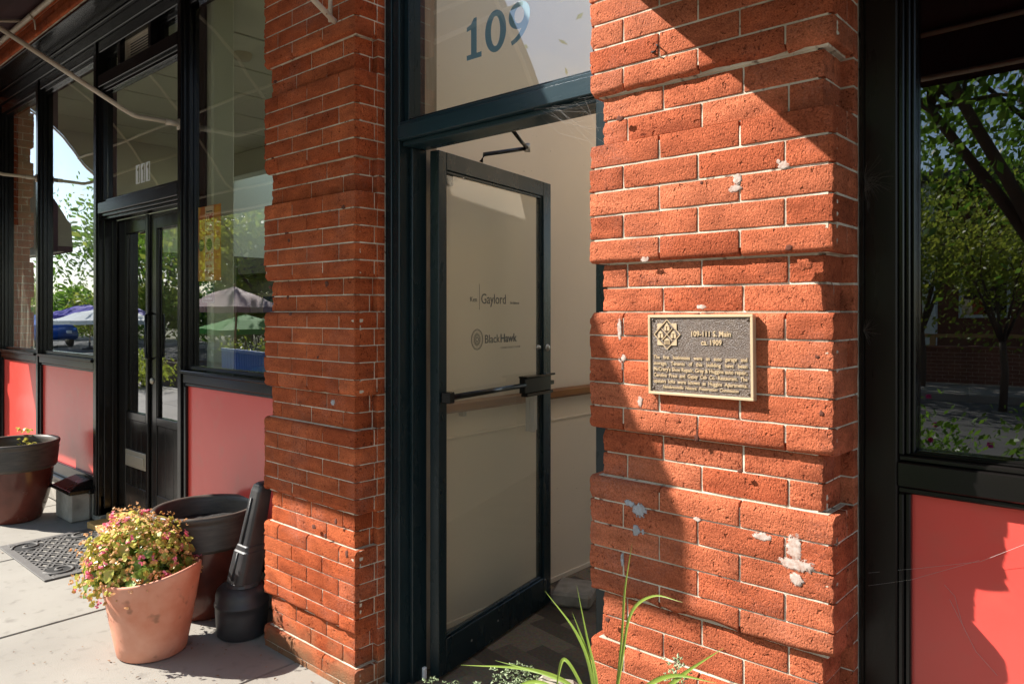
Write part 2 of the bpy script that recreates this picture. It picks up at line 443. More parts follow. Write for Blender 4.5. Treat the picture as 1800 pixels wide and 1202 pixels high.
def tube(name, m, parent, pts, r, seg=10, r2=None, label=None):
    bm = bmesh.new(); add_tube(bm, pts, r, seg, r2)
    return ob(name, mesh_from_bm(name, bm, m, True), parent, label=label)

def lathe(bm, prof, seg=56, fn=None):
    rings = []
    for (r, z) in prof:
        ring = []
        for k in range(seg):
            a = 2 * math.pi * k / seg
            p = Vector((r * math.cos(a), r * math.sin(a), z))
            if fn: p = fn(p, a)
            ring.append(bm.verts.new(p))
        rings.append(ring)
    for i in range(len(rings) - 1):
        for k in range(seg):
            bm.faces.new((rings[i][k], rings[i][(k + 1) % seg], rings[i + 1][(k + 1) % seg], rings[i + 1][k]))
    return rings

def text(name, s, m, parent, loc, width=None, size=0.02, depth=0.0005, rot=(R(90), 0, 0), bold=0.0, shear=0.0, align='LEFT', word=None, vscale=1.0):
    cu = bpy.data.curves.new(name, 'FONT')
    cu.body = s; cu.size = size; cu.extrude = depth; cu.offset = bold; cu.shear = shear
    cu.resolution_u = 3
    if word: cu.space_word = word
    o = bpy.data.objects.new(name, cu)
    COL.objects.link(o)
    dg = bpy.context.evaluated_depsgraph_get()
    me = bpy.data.meshes.new_from_object(o.evaluated_get(dg))
    bpy.data.objects.remove(o)
    xs = [v.co.x for v in me.vertices]
    k = 1.0
    if width: k = width / (max(xs) - min(xs))
    x0 = min(xs)
    for v in me.vertices:
        v.co.x = (v.co.x - x0) * k
        v.co.y *= vscale
    w = (max(xs) - min(xs)) * k
    if align == 'CENTER':
        for v in me.vertices: v.co.x -= w / 2
    me.materials.clear(); me.materials.append(m)
    me.name = name
    return ob(name, me, parent, loc, rot)

def poly_prism(name, polys, m, parent, loc, rot=(R(90), 0, 0), depth=0.001):
    """flat lettering / emblem pieces: list of closed outlines in the local XY plane"""
    bm = bmesh.new()
    for poly in polys:
        vs = [bm.verts.new((x, y, 0)) for x, y in poly]
        f = bm.faces.new(vs)
        r = bmesh.ops.extrude_face_region(bm, geom=[f])
        for v in r['geom']:
            if isinstance(v, bmesh.types.BMVert): v.co.z += depth
    return ob(name, mesh_from_bm(name, bm, m), parent, loc, rot)

# ------------------------------------------------------------------ ground, street
g = bmesh.new(); add_box(g, -400, 400, -400, 400, -0.6, -0.16)
structure(ob('ground', mesh_from_bm('ground', g, M['terrain'])))
CURB_Y = -3.9
sw = structure(boxes('sidewalk', M['plinth'], None, [(-30, 14, CURB_Y, 0.30, -0.15, -0.012)], 0))
slab_me = {}
def slab(x0, x1, y0, y1):
    w, d = x1 - x0 - 0.009, y1 - y0 - 0.009
    k = (round(w, 3), round(d, 3))
    if k not in slab_me:
        bm = bmesh.new(); add_box(bm, 0, w, 0, d, -0.07, 0, b=0.004)
        slab_me[k] = mesh_from_bm('paving_slab', bm, M['concrete'])
    ob('paving_slab', slab_me[k], sw, (x0 + 0.0045, y0 + 0.0045, random.uniform(-0.0012, 0.0012)))
xj = -1.51 - 1.17 * 20
ys = [CURB_Y + 0.16, -2.72, -1.32, 0.20]
for i in range(32):
    for j in range(3):
        slab(xj + i * 1.17, xj + (i + 1) * 1.17, ys[j], ys[j + 1])
structure(boxes('kerb', M['concrete'], None, [(-30 + i * 1.5, -28.51 + i * 1.5, CURB_Y - 0.01, CURB_Y + 0.15, -0.3, 0.0) for i in range(29)], 0.012))
structure(boxes('street', M['asphalt'], None, [(-200, 200, -12.6, CURB_Y - 0.015, -0.3, -0.13)], 0))
structure(boxes('far_kerb', M['concrete'], None, [(-60, 60, -12.95, -12.6, -0.3, 0.0)], 0.01))
structure(boxes('far_sidewalk', M['concrete'], None, [(-60, 60, -14.6, -12.96, -0.3, -0.01)], 0))

# ------------------------------------------------------------------ bricks
HB = 0.0605                       # brick height
SL = 0.2187                       # stretcher length with joint
def zc(n):                        # height of course joint n
    return 1.44 + (n * 0.0658 if n > 0 else n * 0.0644)
SI, FI = 0.029, 0.021             # recess inset at the sides and at the front

brick_cache = {}
def brick_mesh(w, d, h, kind, var, side, m):
    """kind: plain / top / bottom / broken ; side: which vertical corner is exposed and worn"""
    key = (round(w, 4), round(d, 4), kind, var, side, m.name)
    if key in brick_cache: return brick_cache[key]
    rnd = random.Random(str(key))
    r = 0.0022
    nx = max(2, int(w / 0.035)); ny = 1 if d < 0.06 else 2
    xs_ = [0, r] + [r + (w - 2 * r) * i / nx for i in range(1, nx)] + [w - r, w]
    ys_ = [0, r] + [r + (d - 2 * r) * i / ny for i in range(1, ny)] + [d - r, d]
    RT = 0.015 if kind == 'top' else 0.0
    RB = {'bottom': 0.013, 'broken': 0.016}.get(kind, 0.0)
    zs_ = sorted(set([0, RB / 2, max(r, RB), h * 0.5, h - max(r, RT), h - RT / 2, h] + ([h * .3, h * .4, h * .6, h * .7] if side in ('L', 'R') else [])))
    idx = {}; verts = []; faces = []
    sd = Vector((rnd.uniform(-50, 50), rnd.uniform(-50, 50), rnd.uniform(-50, 50)))
    def vert(i, j, k):
        q = (i, j, k)
        if q in idx: return idx[q]
        x, y, z = xs_[i], ys_[j], zs_[k]
        p = Vector((x, y, z))
        inner = Vector((min(max(x, r), w - r), min(max(y, r), d - r), min(max(z, r), h - r)))
        dl = p - inner
        if dl.length > 1e-9: p = inner + dl.normalized() * r
        if RT and z > h - RT - 1e-6 and y < RT:
            a = (z - (h - RT)) / RT * R(80)
            p.y = max(p.y, 0) + RT * (1 - math.cos(a)); p.z = h - RT + RT * math.sin(a) * (0.98)
        if RB and z < RB + 1e-6 and y < RB:
            a = (RB - z) / RB * R(80)
            p.y = max(p.y, 0) + RB * (1 - math.cos(a)); p.z = RB - RB * math.sin(a)
        nn = noise.noise(p * 22 + sd); n2 = noise.noise(p * 60 + sd)
        if j == 0: p.y += -0.0006 + 0.0016 * nn + 0.0008 * n2
        if i == 0: p.x += 0.0008 * n2
        if i == len(xs_) - 1: p.x += 0.0008 * n2
        if side in ('R', 'L'):
            cx = w if side == 'R' else 0
            sg = 1 if side == 'R' else -1
            if abs(x - cx) < r * 1.5:
                e = max(0.0, noise.noise(Vector((0, 0, z * 75)) + sd) + 0.12)
                fr_y = max(0.0, 1 - y / 0.013)
                p.x -= sg * (0.0075 * e * fr_y + 0.0004 * nn)
                if j <= 1: p.y += 0.004 * e
                p.x -= sg * 0.0015 * fr_y * (1 + noise.noise(Vector((y * 20, 0, z * 90)) + sd))
        if kind == 'broken' and z < h * 0.36:
            e = max(0.0, noise.noise(Vector((x * 16, 0, 0)) + sd) + 0.15)
            kz = 1 - z / (h * 0.36)
            if j <= 1: p.y += 0.012 * e * kz
            p.z += 0.011 * e * kz
        verts.append(p); idx[q] = len(verts) - 1
        return idx[q]
    I, J, K = len(xs_) - 1, len(ys_) - 1, len(zs_) - 1
    for i in range(I):
        for k in range(K):
            faces.append((vert(i, 0, k), vert(i + 1, 0, k), vert(i + 1, 0, k + 1), vert(i, 0, k + 1)))
    for j in range(J):
        for k in range(K):
            faces.append((vert(I, j, k), vert(I, j + 1, k), vert(I, j + 1, k + 1), vert(I, j, k + 1)))
            faces.append((vert(0, j + 1, k), vert(0, j, k), vert(0, j, k + 1), vert(0, j + 1, k + 1)))
    for i in range(I):
        for j in range(J):
            faces.append((vert(i, j, K), vert(i + 1, j, K), vert(i + 1, j + 1, K), vert(i, j + 1, K)))
            faces.append((vert(i, j + 1, 0), vert(i + 1, j + 1, 0), vert(i + 1, j, 0), vert(i, j, 0)))
    me = bpy.data.meshes.new('brick')
    me.from_pydata(verts, [], faces)
    me.materials.append(m)
    for p_ in me.polygons: p_.use_smooth = True
    brick_cache[key] = me
    return me

def pier(x0, x1, n_lo, n_hi, label, ystrip=0.1335, yend=0.165, left_side=False, m=None, n_indiv=99):
    root = thing('brick_pier', label, 'brick pier', ((x0 + x1) / 2, 0.1, 0))
    m = m or M['brick']
    joined = bmesh.new()
    def put(w, d, kind, side, X, Y, Z, rz=0, n=0):
        v = random.randrange(5)
        me = brick_mesh(w, d, HB, kind, v, side, m)
        if n > n_indiv:
            b2 = bmesh.new(); b2.from_mesh(me)
            b2.transform(Matrix.Translation((X, Y, Z)) @ Matrix.Rotation(rz, 4, 'Z'))
            t_ = bpy.data.meshes.new('t'); b2.to_mesh(t_); b2.free(); joined.from_mesh(t_); bpy.data.meshes.remove(t_)
        else:
            o = ob('brick', me, root, (X - root.location.x, Y - root.location.y, Z), (0, 0, rz))
    j = 0.0045
    for n in range(n_lo, n_hi):
        ph = n % 7
        rec = ph in (0, 1)
        kind = 'plain'
        if not rec and ph == 6: kind = 'top'
        if not rec and ph == 2:
            kind = 'bottom'
            if n < 0 or random.random() < 0.3: kind = 'broken' if random.random() < 0.55 else 'bottom'
        if kind == 'top' and n > 0 and random.random() < 0.75: kind = 'plain'
        a, b = (x0 + SI, x1 - SI) if rec else (x0, x1)
        yf = FI if rec else 0.0
        z = zc(n) + 0.002
        odd = n % 2 == 1
        joints = [x0 + SL / 2, x0 + SL * 1.5, x0 + SL * 2.5] if odd else [x0 + SL, x0 + SL * 2]
        es = [a - j / 2] + joints + [b + j / 2]
        for i in range(len(es) - 1):
            jit = random.uniform(-0.0012, 0.0012)
            xa, xb = es[i] + j / 2, es[i + 1] - j / 2
            side = 'R' if i == len(es) - 2 else ('L' if i == 0 else 'N')
            if side == 'L': xa += random.uniform(-0.003, 0.0015)
            if side == 'R': xb += random.choice((-0.0005, 0.0, 0.0005, 0.001))
            w = round(xb - xa, 3)
            dpt = 0.095
            if side == 'R': dpt = (ystrip - yf - 0.003) if odd else (0.088 - yf)
            if side == 'L': dpt = (ystrip - yf - 0.003) if odd else (0.088 - yf)
            put(w, dpt, kind, side, xa, yf + random.uniform(-0.0008, 0.0008), z, n=n)
        # closers on the right-hand reveal of the even courses
        if not odd:
            put(ystrip - 0.088 - j, 0.05, 'plain', 'N', b - random.uniform(0, 0.001), 0.088 + j, z, R(90), n)
            if left_side:
                put(ystrip - 0.088 - j, 0.05, 'plain', 'N', a, 0.088 + j + (ystrip - 0.088 - j), z, R(-90), n)
        put(yend - ystrip - 0.001, 0.05, 'plain', 'N', x1 - 0.0005, ystrip + 0.001, z, R(90), n)
        if left_side:
            put(yend - ystrip - 0.001, 0.05, 'plain', 'N', x0 + 0.0005, yend, z, R(-90), n)
    if joined.verts:
        stuff(ob('upper_bricks', mesh_from_bm('upper_bricks', joined, m, True), root, (-root.location.x, -root.location.y, 0)))
    else:
        joined.free()
    # mortar body
    cb = bmesh.new()
    n = n_lo
    while n < n_hi:
        ph = n % 7
        rec = ph in (0, 1)
        e = n
        while e < n_hi and ((e % 7) in (0, 1)) == rec: e += 1
        q = 0.0024; k_ = 0.0145; za, zb = zc(n), zc(e)
        if rec:
            xa, xb, yf, za, zb = x0 + SI, x1 - SI, FI, za - 0.004, zb + 0.004
        else:
            xa, xb, yf, za, zb = x0, x1, 0.0, za + 0.001, zb - 0.001
        e_ = 0.0 if rec else 0.021
        add_box(cb, xa + k_, xb - k_, yf + q, yf + 0.05, za + e_, zb - (0 if rec else .016))                 # face joints
        add_box(cb, xa + q, xb - q, yf + 0.023, ystrip + 0.003, za + (0 if rec else .013), zb - (0 if rec else .002))   # reveal joints
        add_box(cb, xa + 0.0115, xb - 0.0115, yf + 0.0115, ystrip + 0.002, za + e_, zb - e_ * .75)
        if not rec: add_box(cb, xa + 0.019, xb - 0.019, 0.0175, ystrip + 0.001, za, zb)
        n = e
    add_box(cb, x0 + 0.002, x1 - 0.002, ystrip + 0.0042, 0.30, zc(n_lo), zc(n_hi))
    c = ob('mortar', mesh_from_bm('mortar', cb, M['mortar']), root, (-root.location.x, -root.location.y, 0))
    return root

PR0, PR1 = -1.1986, -0.5425
PL0, PL1 = -2.928, -2.275
pier_r = pier(PR0, PR1, -23, 30, 'sunlit red brick pier carrying the bronze plaque, with white filler patches', left_side=True, n_indiv=15)
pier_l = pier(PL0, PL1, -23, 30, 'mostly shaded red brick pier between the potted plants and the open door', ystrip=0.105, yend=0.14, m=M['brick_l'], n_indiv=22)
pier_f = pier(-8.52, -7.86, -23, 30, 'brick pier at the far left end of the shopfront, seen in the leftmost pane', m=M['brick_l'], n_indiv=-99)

# filler patches, holes and rusty bits on the right pier
M['pit'] = mat('brick_hole', (0.10, 0.028, 0.014), 0.95)
def blob(name, m, parent, X, Z, w, h, t=0.0018, seed=0, Y=-0.0016):
    rnd = random.Random(seed)
    bm = bmesh.new()
    n = 40
    top = []; bot = []
    for i in range(n):
        a = 2 * math.pi * i / n
        k = 0.80 + 0.30 * noise.noise(Vector((math.cos(a) * 1.2, math.sin(a) * 1.2, seed * 3.3))) + 0.2 * noise.noise(Vector((math.cos(a) * 5, math.sin(a) * 6, seed * 1.3))) + rnd.uniform(-0.08, 0.08)
        x, z = math.cos(a) * w / 2 * k * 1.6, math.sin(a) * h / 2 * k * 1.6
        bot.append(bm.verts.new((x, 0.002, z)))
        top.append(bm.verts.new((x * 0.93, -t * 0.6, z * 0.93)))
    mid = [bm.verts.new((v.co.x * 0.5, -t * rnd.uniform(0.8, 1.1), v.co.z * 0.5)) for v in top]
    c = bm.verts.new((0, -t * 1.3, 0))
    for i in range(n):
        q = (i + 1) % n
        bm.faces.new((bot[i], bot[q], top[q], top[i])); bm.faces.new((top[i], top[q], mid[q], mid[i])); bm.faces.new((mid[i], mid[q], c))
    pl = parent.location
    return ob(name, mesh_from_bm(name, bm, m, True), parent, (X - pl.x, Y - pl.y, Z - pl.z))
P_ = M['plaster']; G_ = M['plaster_g']
for i, (X, Z, w, h, m_) in enumerate([
    (-1.037, 0.918, .045, .040, G_), (-1.070, 0.930, .030, .018, G_), (-1.048, 0.862, .024, .026, G_), (-1.026, 0.863, .010, .014, G_), (-1.092, .775, .010, .035, G_),
    (-0.870, 0.925, .018, .012, P_), (-0.705, 0.915, .045, .018, P_), (-0.630, 0.905, .035, .055, P_), (-0.622, 0.868, .070, .035, P_), (-0.626, 0.835, .035, .026, P_),
    (-0.765, 1.757, .022, .024, P_), (-0.772, 1.736, .026, .018, P_), (-0.652, 1.777, .026, .018, P_), (-0.666, 1.786, .010, .010, P_),
    (-1.098, 1.292, .016, .040, P_), (-1.086, 1.318, .014, .018, P_), (-1.036, 1.203, .014, .030, P_), (-1.100, 1.395, .012, .06, P_), (-1.020, 1.578, .026, .016, P_),
    (-0.61, 1.545, .03, .02, M['brick']), (-0.86, 1.452, .028, .010, P_)]):
    blob('filler_patch', m_, pier_r, X, Z, w, h, seed=i + 1, t=0.0004)
for i, (X, Z, w, h) in enumerate([(-0.643, 1.586, .014, .011), (-1.032, 1.198, .018, .02), (-1.104, 1.302, .012, .014), (-0.874, 1.135, .012, .03), (-0.99, 1.405, .03, .008),
                                  (-1.105, 1.400, .012, .012), (-0.57, 1.215, .008, .010), (-0.58, 1.34, .008, .006), (-1.13, .857, .008, .008), (-0.76, 1.06, .012, .008),
                                  (-1.10, 1.96, .018, .012), (-0.64, .935, .012, .012), (-0.78, .78, .014, .008), (-1.14, .60, .012, .01), (-0.86, 1.76, .007, .007)]):
    blob('chip_hole', M['pit'], pier_r, X, Z, w, h, t=0.0006, seed=i + 40, Y=0.0)
for i, (X, Z, w, h) in enumerate([(-2.41, 1.09, .03, .022)]):
    blob('filler_patch', G_, pier_l, X, Z, w, h, seed=i + 71, Y=-0.004)
for i, (X, Z, w, h) in enumerate([(-2.86, 1.73, .02, .018), (-2.73, 1.74, .018, .016), (-2.75, 1.77, .02, .012), (-2.46, 1.55, .018, .018), (-2.88, 1.545, .016, .012), (-2.74, 1.50, .012, .012),
                                  (-2.44, 1.80, .012, .010), (-2.52, 1.26, .014, .012), (-2.72, 1.43, .02, .012), (-2.35, 1.84, .02, .012), (-2.86, 2.10, .012, .03), (-2.88, 2.28, .012, .02), (-2.84, 2.42, .02, .012), (-2.55, .58, .02, .014), (-2.47, .56, .012, .014), (-2.33, .52, .014, .02), (-2.40, 0.63, .012, .018)]):
    blob('chip_hole', M['pit'], pier_l, X, Z, w, h, t=0.0006, seed=i + 90, Y=0.0 if int((Z - 1.44) / .0650) % 7 > 1 else 0.0)
# small snapped cable and rusty nail stubs at the top of the right pier
tube('wire_stub', M['dark'], pier_r, [(x - pier_r.location.x, y - pier_r.location.y, z) for x, y, z in [(-1.0, -0.002, 2.115), (-0.985, -0.012, 2.11), (-0.975, -0.012, 2.122), (-0.985, -0.003, 2.13)]], 0.0025, 6)

# brick band above the shopfront
band = thing('brick_wall', 'shaded red brick wall band over the black shopfront beam, top left', 'brick wall', (-5.4, 0.0, 3.4))
seen = 0
for k in range(6):
    z = 3.40 + k * 0.066
    xa = -8.6 + (0.11 if k % 2 else 0)
    while xa < -2.95:
        y_ = -0.012 if k == 0 else 0.0
        ob('brick', brick_mesh(0.2142, 0.095, HB, 'bottom' if k == 0 else 'plain', random.randrange(5), 'N', M['brick_l']), band, (xa + 5.4, y_, z - 3.4 + 0.002))
        xa += SL
boxes('mortar', M['mortar'], band, [(-3.2, 2.45, 0.003, 0.30, 0.001, 0.42)], 0)
boxes('upper_wall', M['brick_l'], band, [(-9, 9, 0.001, 0.30, 0.42, 1.7), (2.475, 4.2, 0.15, 0.30, 0.1, 0.42)], 0)  # kept low, out of view, so sun reaches the ceiling openings

# ------------------------------------------------------------------ left shopfront
sf = thing('shopfront', 'black painted timber shopfront with red lower panels and tall windows', 'shopfront', (0, 0, 0))
B, BH = M['black'], M['blackh']
YF = 0.20
XP = [(-7.86, -7.72), (-6.75, -6.665), (-5.51, -5.426), (-4.22, -4.141)]
for a, b in XP:
    boxes('post', B, sf, [(a, b, YF, YF + 0.12, 0.05, 3.30), (a + 0.018, b - 0.018, YF - 0.010, YF + 0.001, 0.05, 3.30)], 0.003)
def window(x0, x1, z0=1.115, z1=3.195, glass='glass'):
    f = boxes('window_frame', B, sf, [
        (x0, x0 + 0.022, YF + 0.020, YF + 0.045, z0, z1), (x1 - 0.022, x1, YF + 0.020, YF + 0.045, z0, z1),
        (x0 + 0.022, x1 - 0.022, YF + 0.020, YF + 0.045, z0, z0 + 0.022), (x0 + 0.022, x1 - 0.022, YF + 0.020, YF + 0.045, z1 - 0.022, z1),
        (x0, x0 + 0.03, YF + 0.052, YF + 0.12, z0, z1), (x1 - 0.03, x1, YF + 0.052, YF + 0.12, z0, z1)], 0.002)
    boxes('window_pane', M[glass], f, [(x0, x1, YF + 0.045, YF + 0.051, z0, z1)], 0)
    return f
def lower(x0, x1, full=True):
    boxes('sill_rail', BH, sf, [(x0, x1, YF - 0.005, YF + 0.11, 1.04, 1.092), (x0, x1, YF - 0.022, YF + 0.11, 1.0925, 1.112), (x0, x1, YF + 0.005, YF + 0.02, 1.022, 1.0395)], 0.003)
    boxes('red_panel', M['red'], sf, [(x0, x1, YF + 0.018, YF + 0.05, 0.31, 1.0215)], 0)
    pieces('panel_moulding', B, sf, [(x0, x0 + 0.02, YF, YF + 0.0175, 0.31, 1.0215), (x1 - 0.02, x1, YF, YF + 0.0175, 0.31, 1.0215)], 0.004)
    boxes('bottom_rail', BH, sf, [(x0, x1, YF - 0.002, YF + 0.1, 0.215, 0.309), (x0, x1, YF - 0.03, YF + 0.05, 0.19, 0.2145)], 0.004)
WX = [(-7.72, -6.75), (-6.665, -5.51), (-4.141, -2.905)]
for a, b in WX:
    window(a, b); lower(a, b)
# head beam with mouldings and soffit
boxes('head_beam', BH, sf, [(-7.86, -2.9, YF - 0.001, YF + 0.12, 3.1955, 3.27), (-7.86, -2.9, YF - 0.018, YF + 0.12, 3.2705, 3.295),
                            (-7.86, -2.9, YF - 0.008, YF + 0.12, 3.2955, 3.36), (-7.86, -2.9, YF - 0.034, YF + 0.12, 3.3605, 3.388)], 0.004)
boxes('soffit_board', BH, sf, [(-7.86, -2.925, 0.006, 0.163, 3.374, 3.3955)], 0.003)
# transom over the shop door
x0, x1 = -5.426, -4.22
boxes('transom_rail', BH, sf, [(x0, x1, YF - 0.004, YF + 0.11, 2.105, 2.178), (x0, x1, YF + 0.012, YF + 0.11, 2.085, 2.1045),
                               (x0, x1, YF + 0.028, YF + 0.10, 2.066, 2.0845)], 0.003)
boxes('transom_rail', BH, sf, [(x0, x1, YF - 0.004, YF + 0.11, 2.962, 3.042), (x0, x1, YF + 0.014, YF + 0.10, 2.944, 2.9615)], 0.003)
f = boxes('transom_frame', B, sf, [(x0, x0 + 0.045, YF + 0.012, YF + 0.045, 2.1785, 2.9435), (x1 - 0.02, x1, YF + 0.012, YF + 0.045, 2.1785, 2.9435),
                                   (x0 + 0.045, x1 - 0.02, YF + 0.02, YF + 0.045, 2.1785, 2.20), (x0 + 0.045, x1 - 0.02, YF + 0.02, YF + 0.045, 2.925, 2.9435)], 0.003)
boxes('window_pane', M['glass'], f, [(x0, x1, YF + 0.045, YF + 0.051, 2.1785, 2.9435)], 0)
for a, b in ((-5.10, -5.055), (-4.625, -4.585)):
    boxes('mullion', B, sf, [(a, b, YF + 0.0, YF + 0.11, 3.0425, 3.195)], 0.003)
for a, b in ((x0, -5.10), (-4.585, x1)):
    f = boxes('small_light_frame', B, sf, [(a, a + 0.025, YF + 0.05, YF + 0.075, 3.0425, 3.195), (a + .025, b, YF + 0.05, YF + 0.075, 3.178, 3.195), (a + .025, b, YF + 0.05, YF + 0.075, 3.0425, 3.055)], 0.002)
    boxes('window_pane', M['glass'], f, [(a, b, YF + 0.0755, YF + 0.081, 3.0425, 3.195)], 0)
lv = boxes('louvre_frame', M['beige'], sf, [(-5.055, -5.04, YF + .03, YF + .06, 3.0425, 3.195), (-4.64, -4.625, YF + .03, YF + .06, 3.0425, 3.195), (-5.04, -4.64, YF + .03, YF + .06, 3.180, 3.195)], 0.002)
bm = bmesh.new(); add_box(bm, -0.2, 0.2, -0.002, 0.002, -0.011, 0.011)
lm = mesh_from_bm('slat', bm, M['beige'])
for k in range(8):
    ob('slat', lm, lv, (-4.84, YF + 0.045, 3.052 + k * 0.0172), (R(-40), 0, 0))
boxes('louvre_back', M['dark'], sf, [(-5.055, -4.625, YF + .075, YF + .09, 3.0425, 3.195)], 0)
# door reveal
pieces('door_jamb', B, sf, [(-5.426, -5.405, YF + 0.03, YF + 0.30, 0.10, 2.066), (-5.405, -5.385, YF + 0.075, YF + 0.105, 0.10, 2.066), (-4.24, -4.22, YF + 0.03, YF + 0.2, 0.10, 2.066)], 0.003)
# number 111 on the transom glass: three outlined figures
for k in range(3):
    xa = -4.915 + k * 0.076; w, h = 0.058, 0.120; t = 0.007
    polys = [[(0, 0), (w * .55, 0), (w * .55, h * .68), (w * .30, h * .68), (w * .30, h * .78), (w * .55, h * .90), (w * .55, h - t), (w - t, h - t), (w, h), (0, h)],
             [(w * .55, 0), (w, 0), (w, h - t), (w - t, h - t), (w - t, t), (w * .55, t)]]
    polys[0][-2] = (w, h); polys[0][-3] = (w, h - t)
    poly_prism('door_number', polys, M['white'], sf, (xa, YF + 0.0445, 2.252))
# plinth and pedestal
pieces('plinth', M['plinth'], sf, [(-7.86, -6.07, YF + 0.01, YF + 0.12, 0.0, 0.189), (-5.62, -5.426, YF + 0.01, YF + 0.12, 0.0, 0.189), (-6.07, -5.62, YF + 0.01, YF + 0.12, 0, 0.189), (-4.22, -2.9, YF + 0.01, YF + 0.12, 0.0, 0.189)], 0.006)
ped = boxes('pedestal', M['plinth'], sf, [(-5.86, -5.56, 0.07, YF + 0.0, 0.0, 0.20)], 0.012)
bm = bmesh.new()
add_box(bm, -5.90, -5.52, 0.05, YF + 0.02, 0.20, 0.225, b=0.004)
vs = [bm.verts.new(v) for v in [(-5.88, 0.06, 0.226), (-5.54, 0.06, 0.226), (-5.54, YF + .02, 0.226), (-5.88, YF + .02, 0.226), (-5.84, 0.13, 0.262), (-5.58, 0.13, 0.262), (-5.58, YF + .02, 0.285), (-5.84, YF + .02, 0.285)]]
for q in [(0, 1, 5, 4), (1, 2, 6, 5), (3, 0, 4, 7), (4, 5, 6, 7), (0, 3, 2, 1), (2, 3, 7, 6)]: bm.faces.new([vs[i] for i in q])
ob('pedestal_cap', mesh_from_bm('pedestal_cap', bm, M['blackw']), ped)

# the two leaves of the shop door
def leaf(x0, x1, label, slot):
    d = thing('shop_door', label, 'door', (x0, 0.31, 0.12))
    W = x1 - x0; H = 1.945; s = 0.085
    sl = 0.125 if slot else 0.09
    sr = 0.06
    boxes('door_frame', B, d, [(0, sl, 0, 0.045, 0, H), (W - sr, W, 0, 0.045, 0, H), (sl, W - sr, 0, 0.045, H - 0.10, H), (sl, W - sr, 0.0, 0.045, 0.60, 0.652)], 0.003)
    pb = boxes('door_panel', B, d, [(sl + i * (W - sr - sl) / 4, sl + (i + 1) * (W - sr - sl) / 4 - 0.002, 0.006, 0.038, 0.16, 0.5995) for i in range(4)], 0.002)
    boxes('kick_plate', M['blackw'], d, [(sl, W - sr, 0.003, 0.04, 0.0, 0.1595)], 0.002)
    boxes('glazing_bead', B, d, [(sl, sl + 0.012, 0.004, 0.018, 0.6525, H - 0.1005), (W - sr - 0.012, W - sr, 0.004, 0.018, 0.6525, H - 0.1005)], 0.003)
    boxes('glass_pane', M['glass'], d, [(sl, W - sr, 0.019, 0.025, 0.6525, H - 0.1005)], 0)
    if slot:
        sp = boxes('letter_plate', M['brass'], d, [(0.14, 0.47, -0.006, 0.0015, 0.29, 0.40)], 0.003)
        boxes('flap', M['brass'], sp, [(0.165, 0.445, -0.012, -0.0065, 0.315, 0.37)], 0.003)
        bm = bmesh.new(); add_tube(bm, [(W - 0.03, -0.002, 0.42), (W - 0.03, -0.003, 1.25)], 0.006, 6)
        boxes('astragal', B, d, [(W - 0.022, W + 0.012, -0.016, -0.0005, 0.0, H)], 0.004)
        bm.free()
    else:
        bm = bmesh.new(); lathe(bm, [(0.0, 0.006), (0.014, 0.006), (0.02, 0.0), (0.02, -0.004)], 20)
        ob('lock_cylinder', mesh_from_bm('lock_cylinder', bm, M['brass'], True), d, (0.03, -0.004, 0.88), (R(90), 0, 0))
        tube('pull_handle', B, d, [(0.02, -0.002, 1.02), (0.02, -0.035, 1.03), (0.02, -0.04, 1.15), (0.02, -0.035, 1.30), (0.02, -0.002, 1.31)], 0.009)
    return d
leaf(-5.385, -4.872, 'black shop door leaf with narrow glass and a metal letter plate', True)
leaf(-4.858, -4.24, 'black shop door leaf on the right, narrow glass and round lock cylinder', False)
# timber threshold
th = thing('threshold_step', 'yellow wooden threshold boards in front of the black shop door', 'step', (-4.85, 0.2, 0))
boxes('board', M['wood'], th, [(-0.52, 0.50, -0.09, 0.02, 0.0, 0.045)], 0.004)
boxes('board', M['wood'], th, [(-0.50, 0.48, 0.022, 0.22, 0.0, 0.085)], 0.004)
# poster and little sign behind the right-hand window
po = thing('poster', 'orange poster reading COME STAY taped inside the shop window', 'poster', (-3.965, 0.262, 1.82))
M['post_o'] = mat('poster_orange', (0.68, 0.25, 0.03), 0.5, (0.50, 0.10, 0.03), 9, speck=((0.78, 0.44, 0.05), 7, 0.5, 0.7))
M['post_p'] = mat('poster_cream', (0.80, 0.60, 0.42), 0.5, (0.72, 0.48, 0.34), 6)
M['post_r'] = mat('poster_red_ink', (0.5, 0.05, 0.02), 0.5)
M['post_k'] = mat('poster_dark_ink', (0.03, 0.04, 0.04), 0.5)
M['post_g'] = mat('poster_green_ink', (0.06, 0.13, 0.02), 0.5)
M['post_y'] = mat('poster_yellow_ink', (0.62, 0.5, 0.2), 0.5)
boxes('sheet', M['post_o'], po, [(-0.132, 0.132, 0, 0.001, -0.208, 0.208)], 0)
boxes('centre_strip', M['post_p'], po, [(-0.048, 0.052, -0.0012, -0.0002, -0.205, 0.205)], 0)
T = lambda s, z, w, size, m_=M['post_r'], **k: text('lettering', s, m_, po, (0.002, -0.0018, z), width=w, size=size, align='CENTER', **k)
T('Downtown', 0.172, 0.07, 0.014, M['post_k'], shear=0.3)
T('COME', 0.118, 0.088, 0.056, bold=0.001, vscale=1.15)
T('for the', 0.085, 0.07, 0.03, shear=0.4)
T('MARKET', 0.045, 0.088, 0.034, bold=0.001)
T('STAY', -0.10, 0.088, 0.062, bold=0.001, vscale=1.15)
T('for the', -0.135, 0.07, 0.03, shear=0.4)
T('TOWN', -0.185, 0.09, 0.042, bold=0.001)
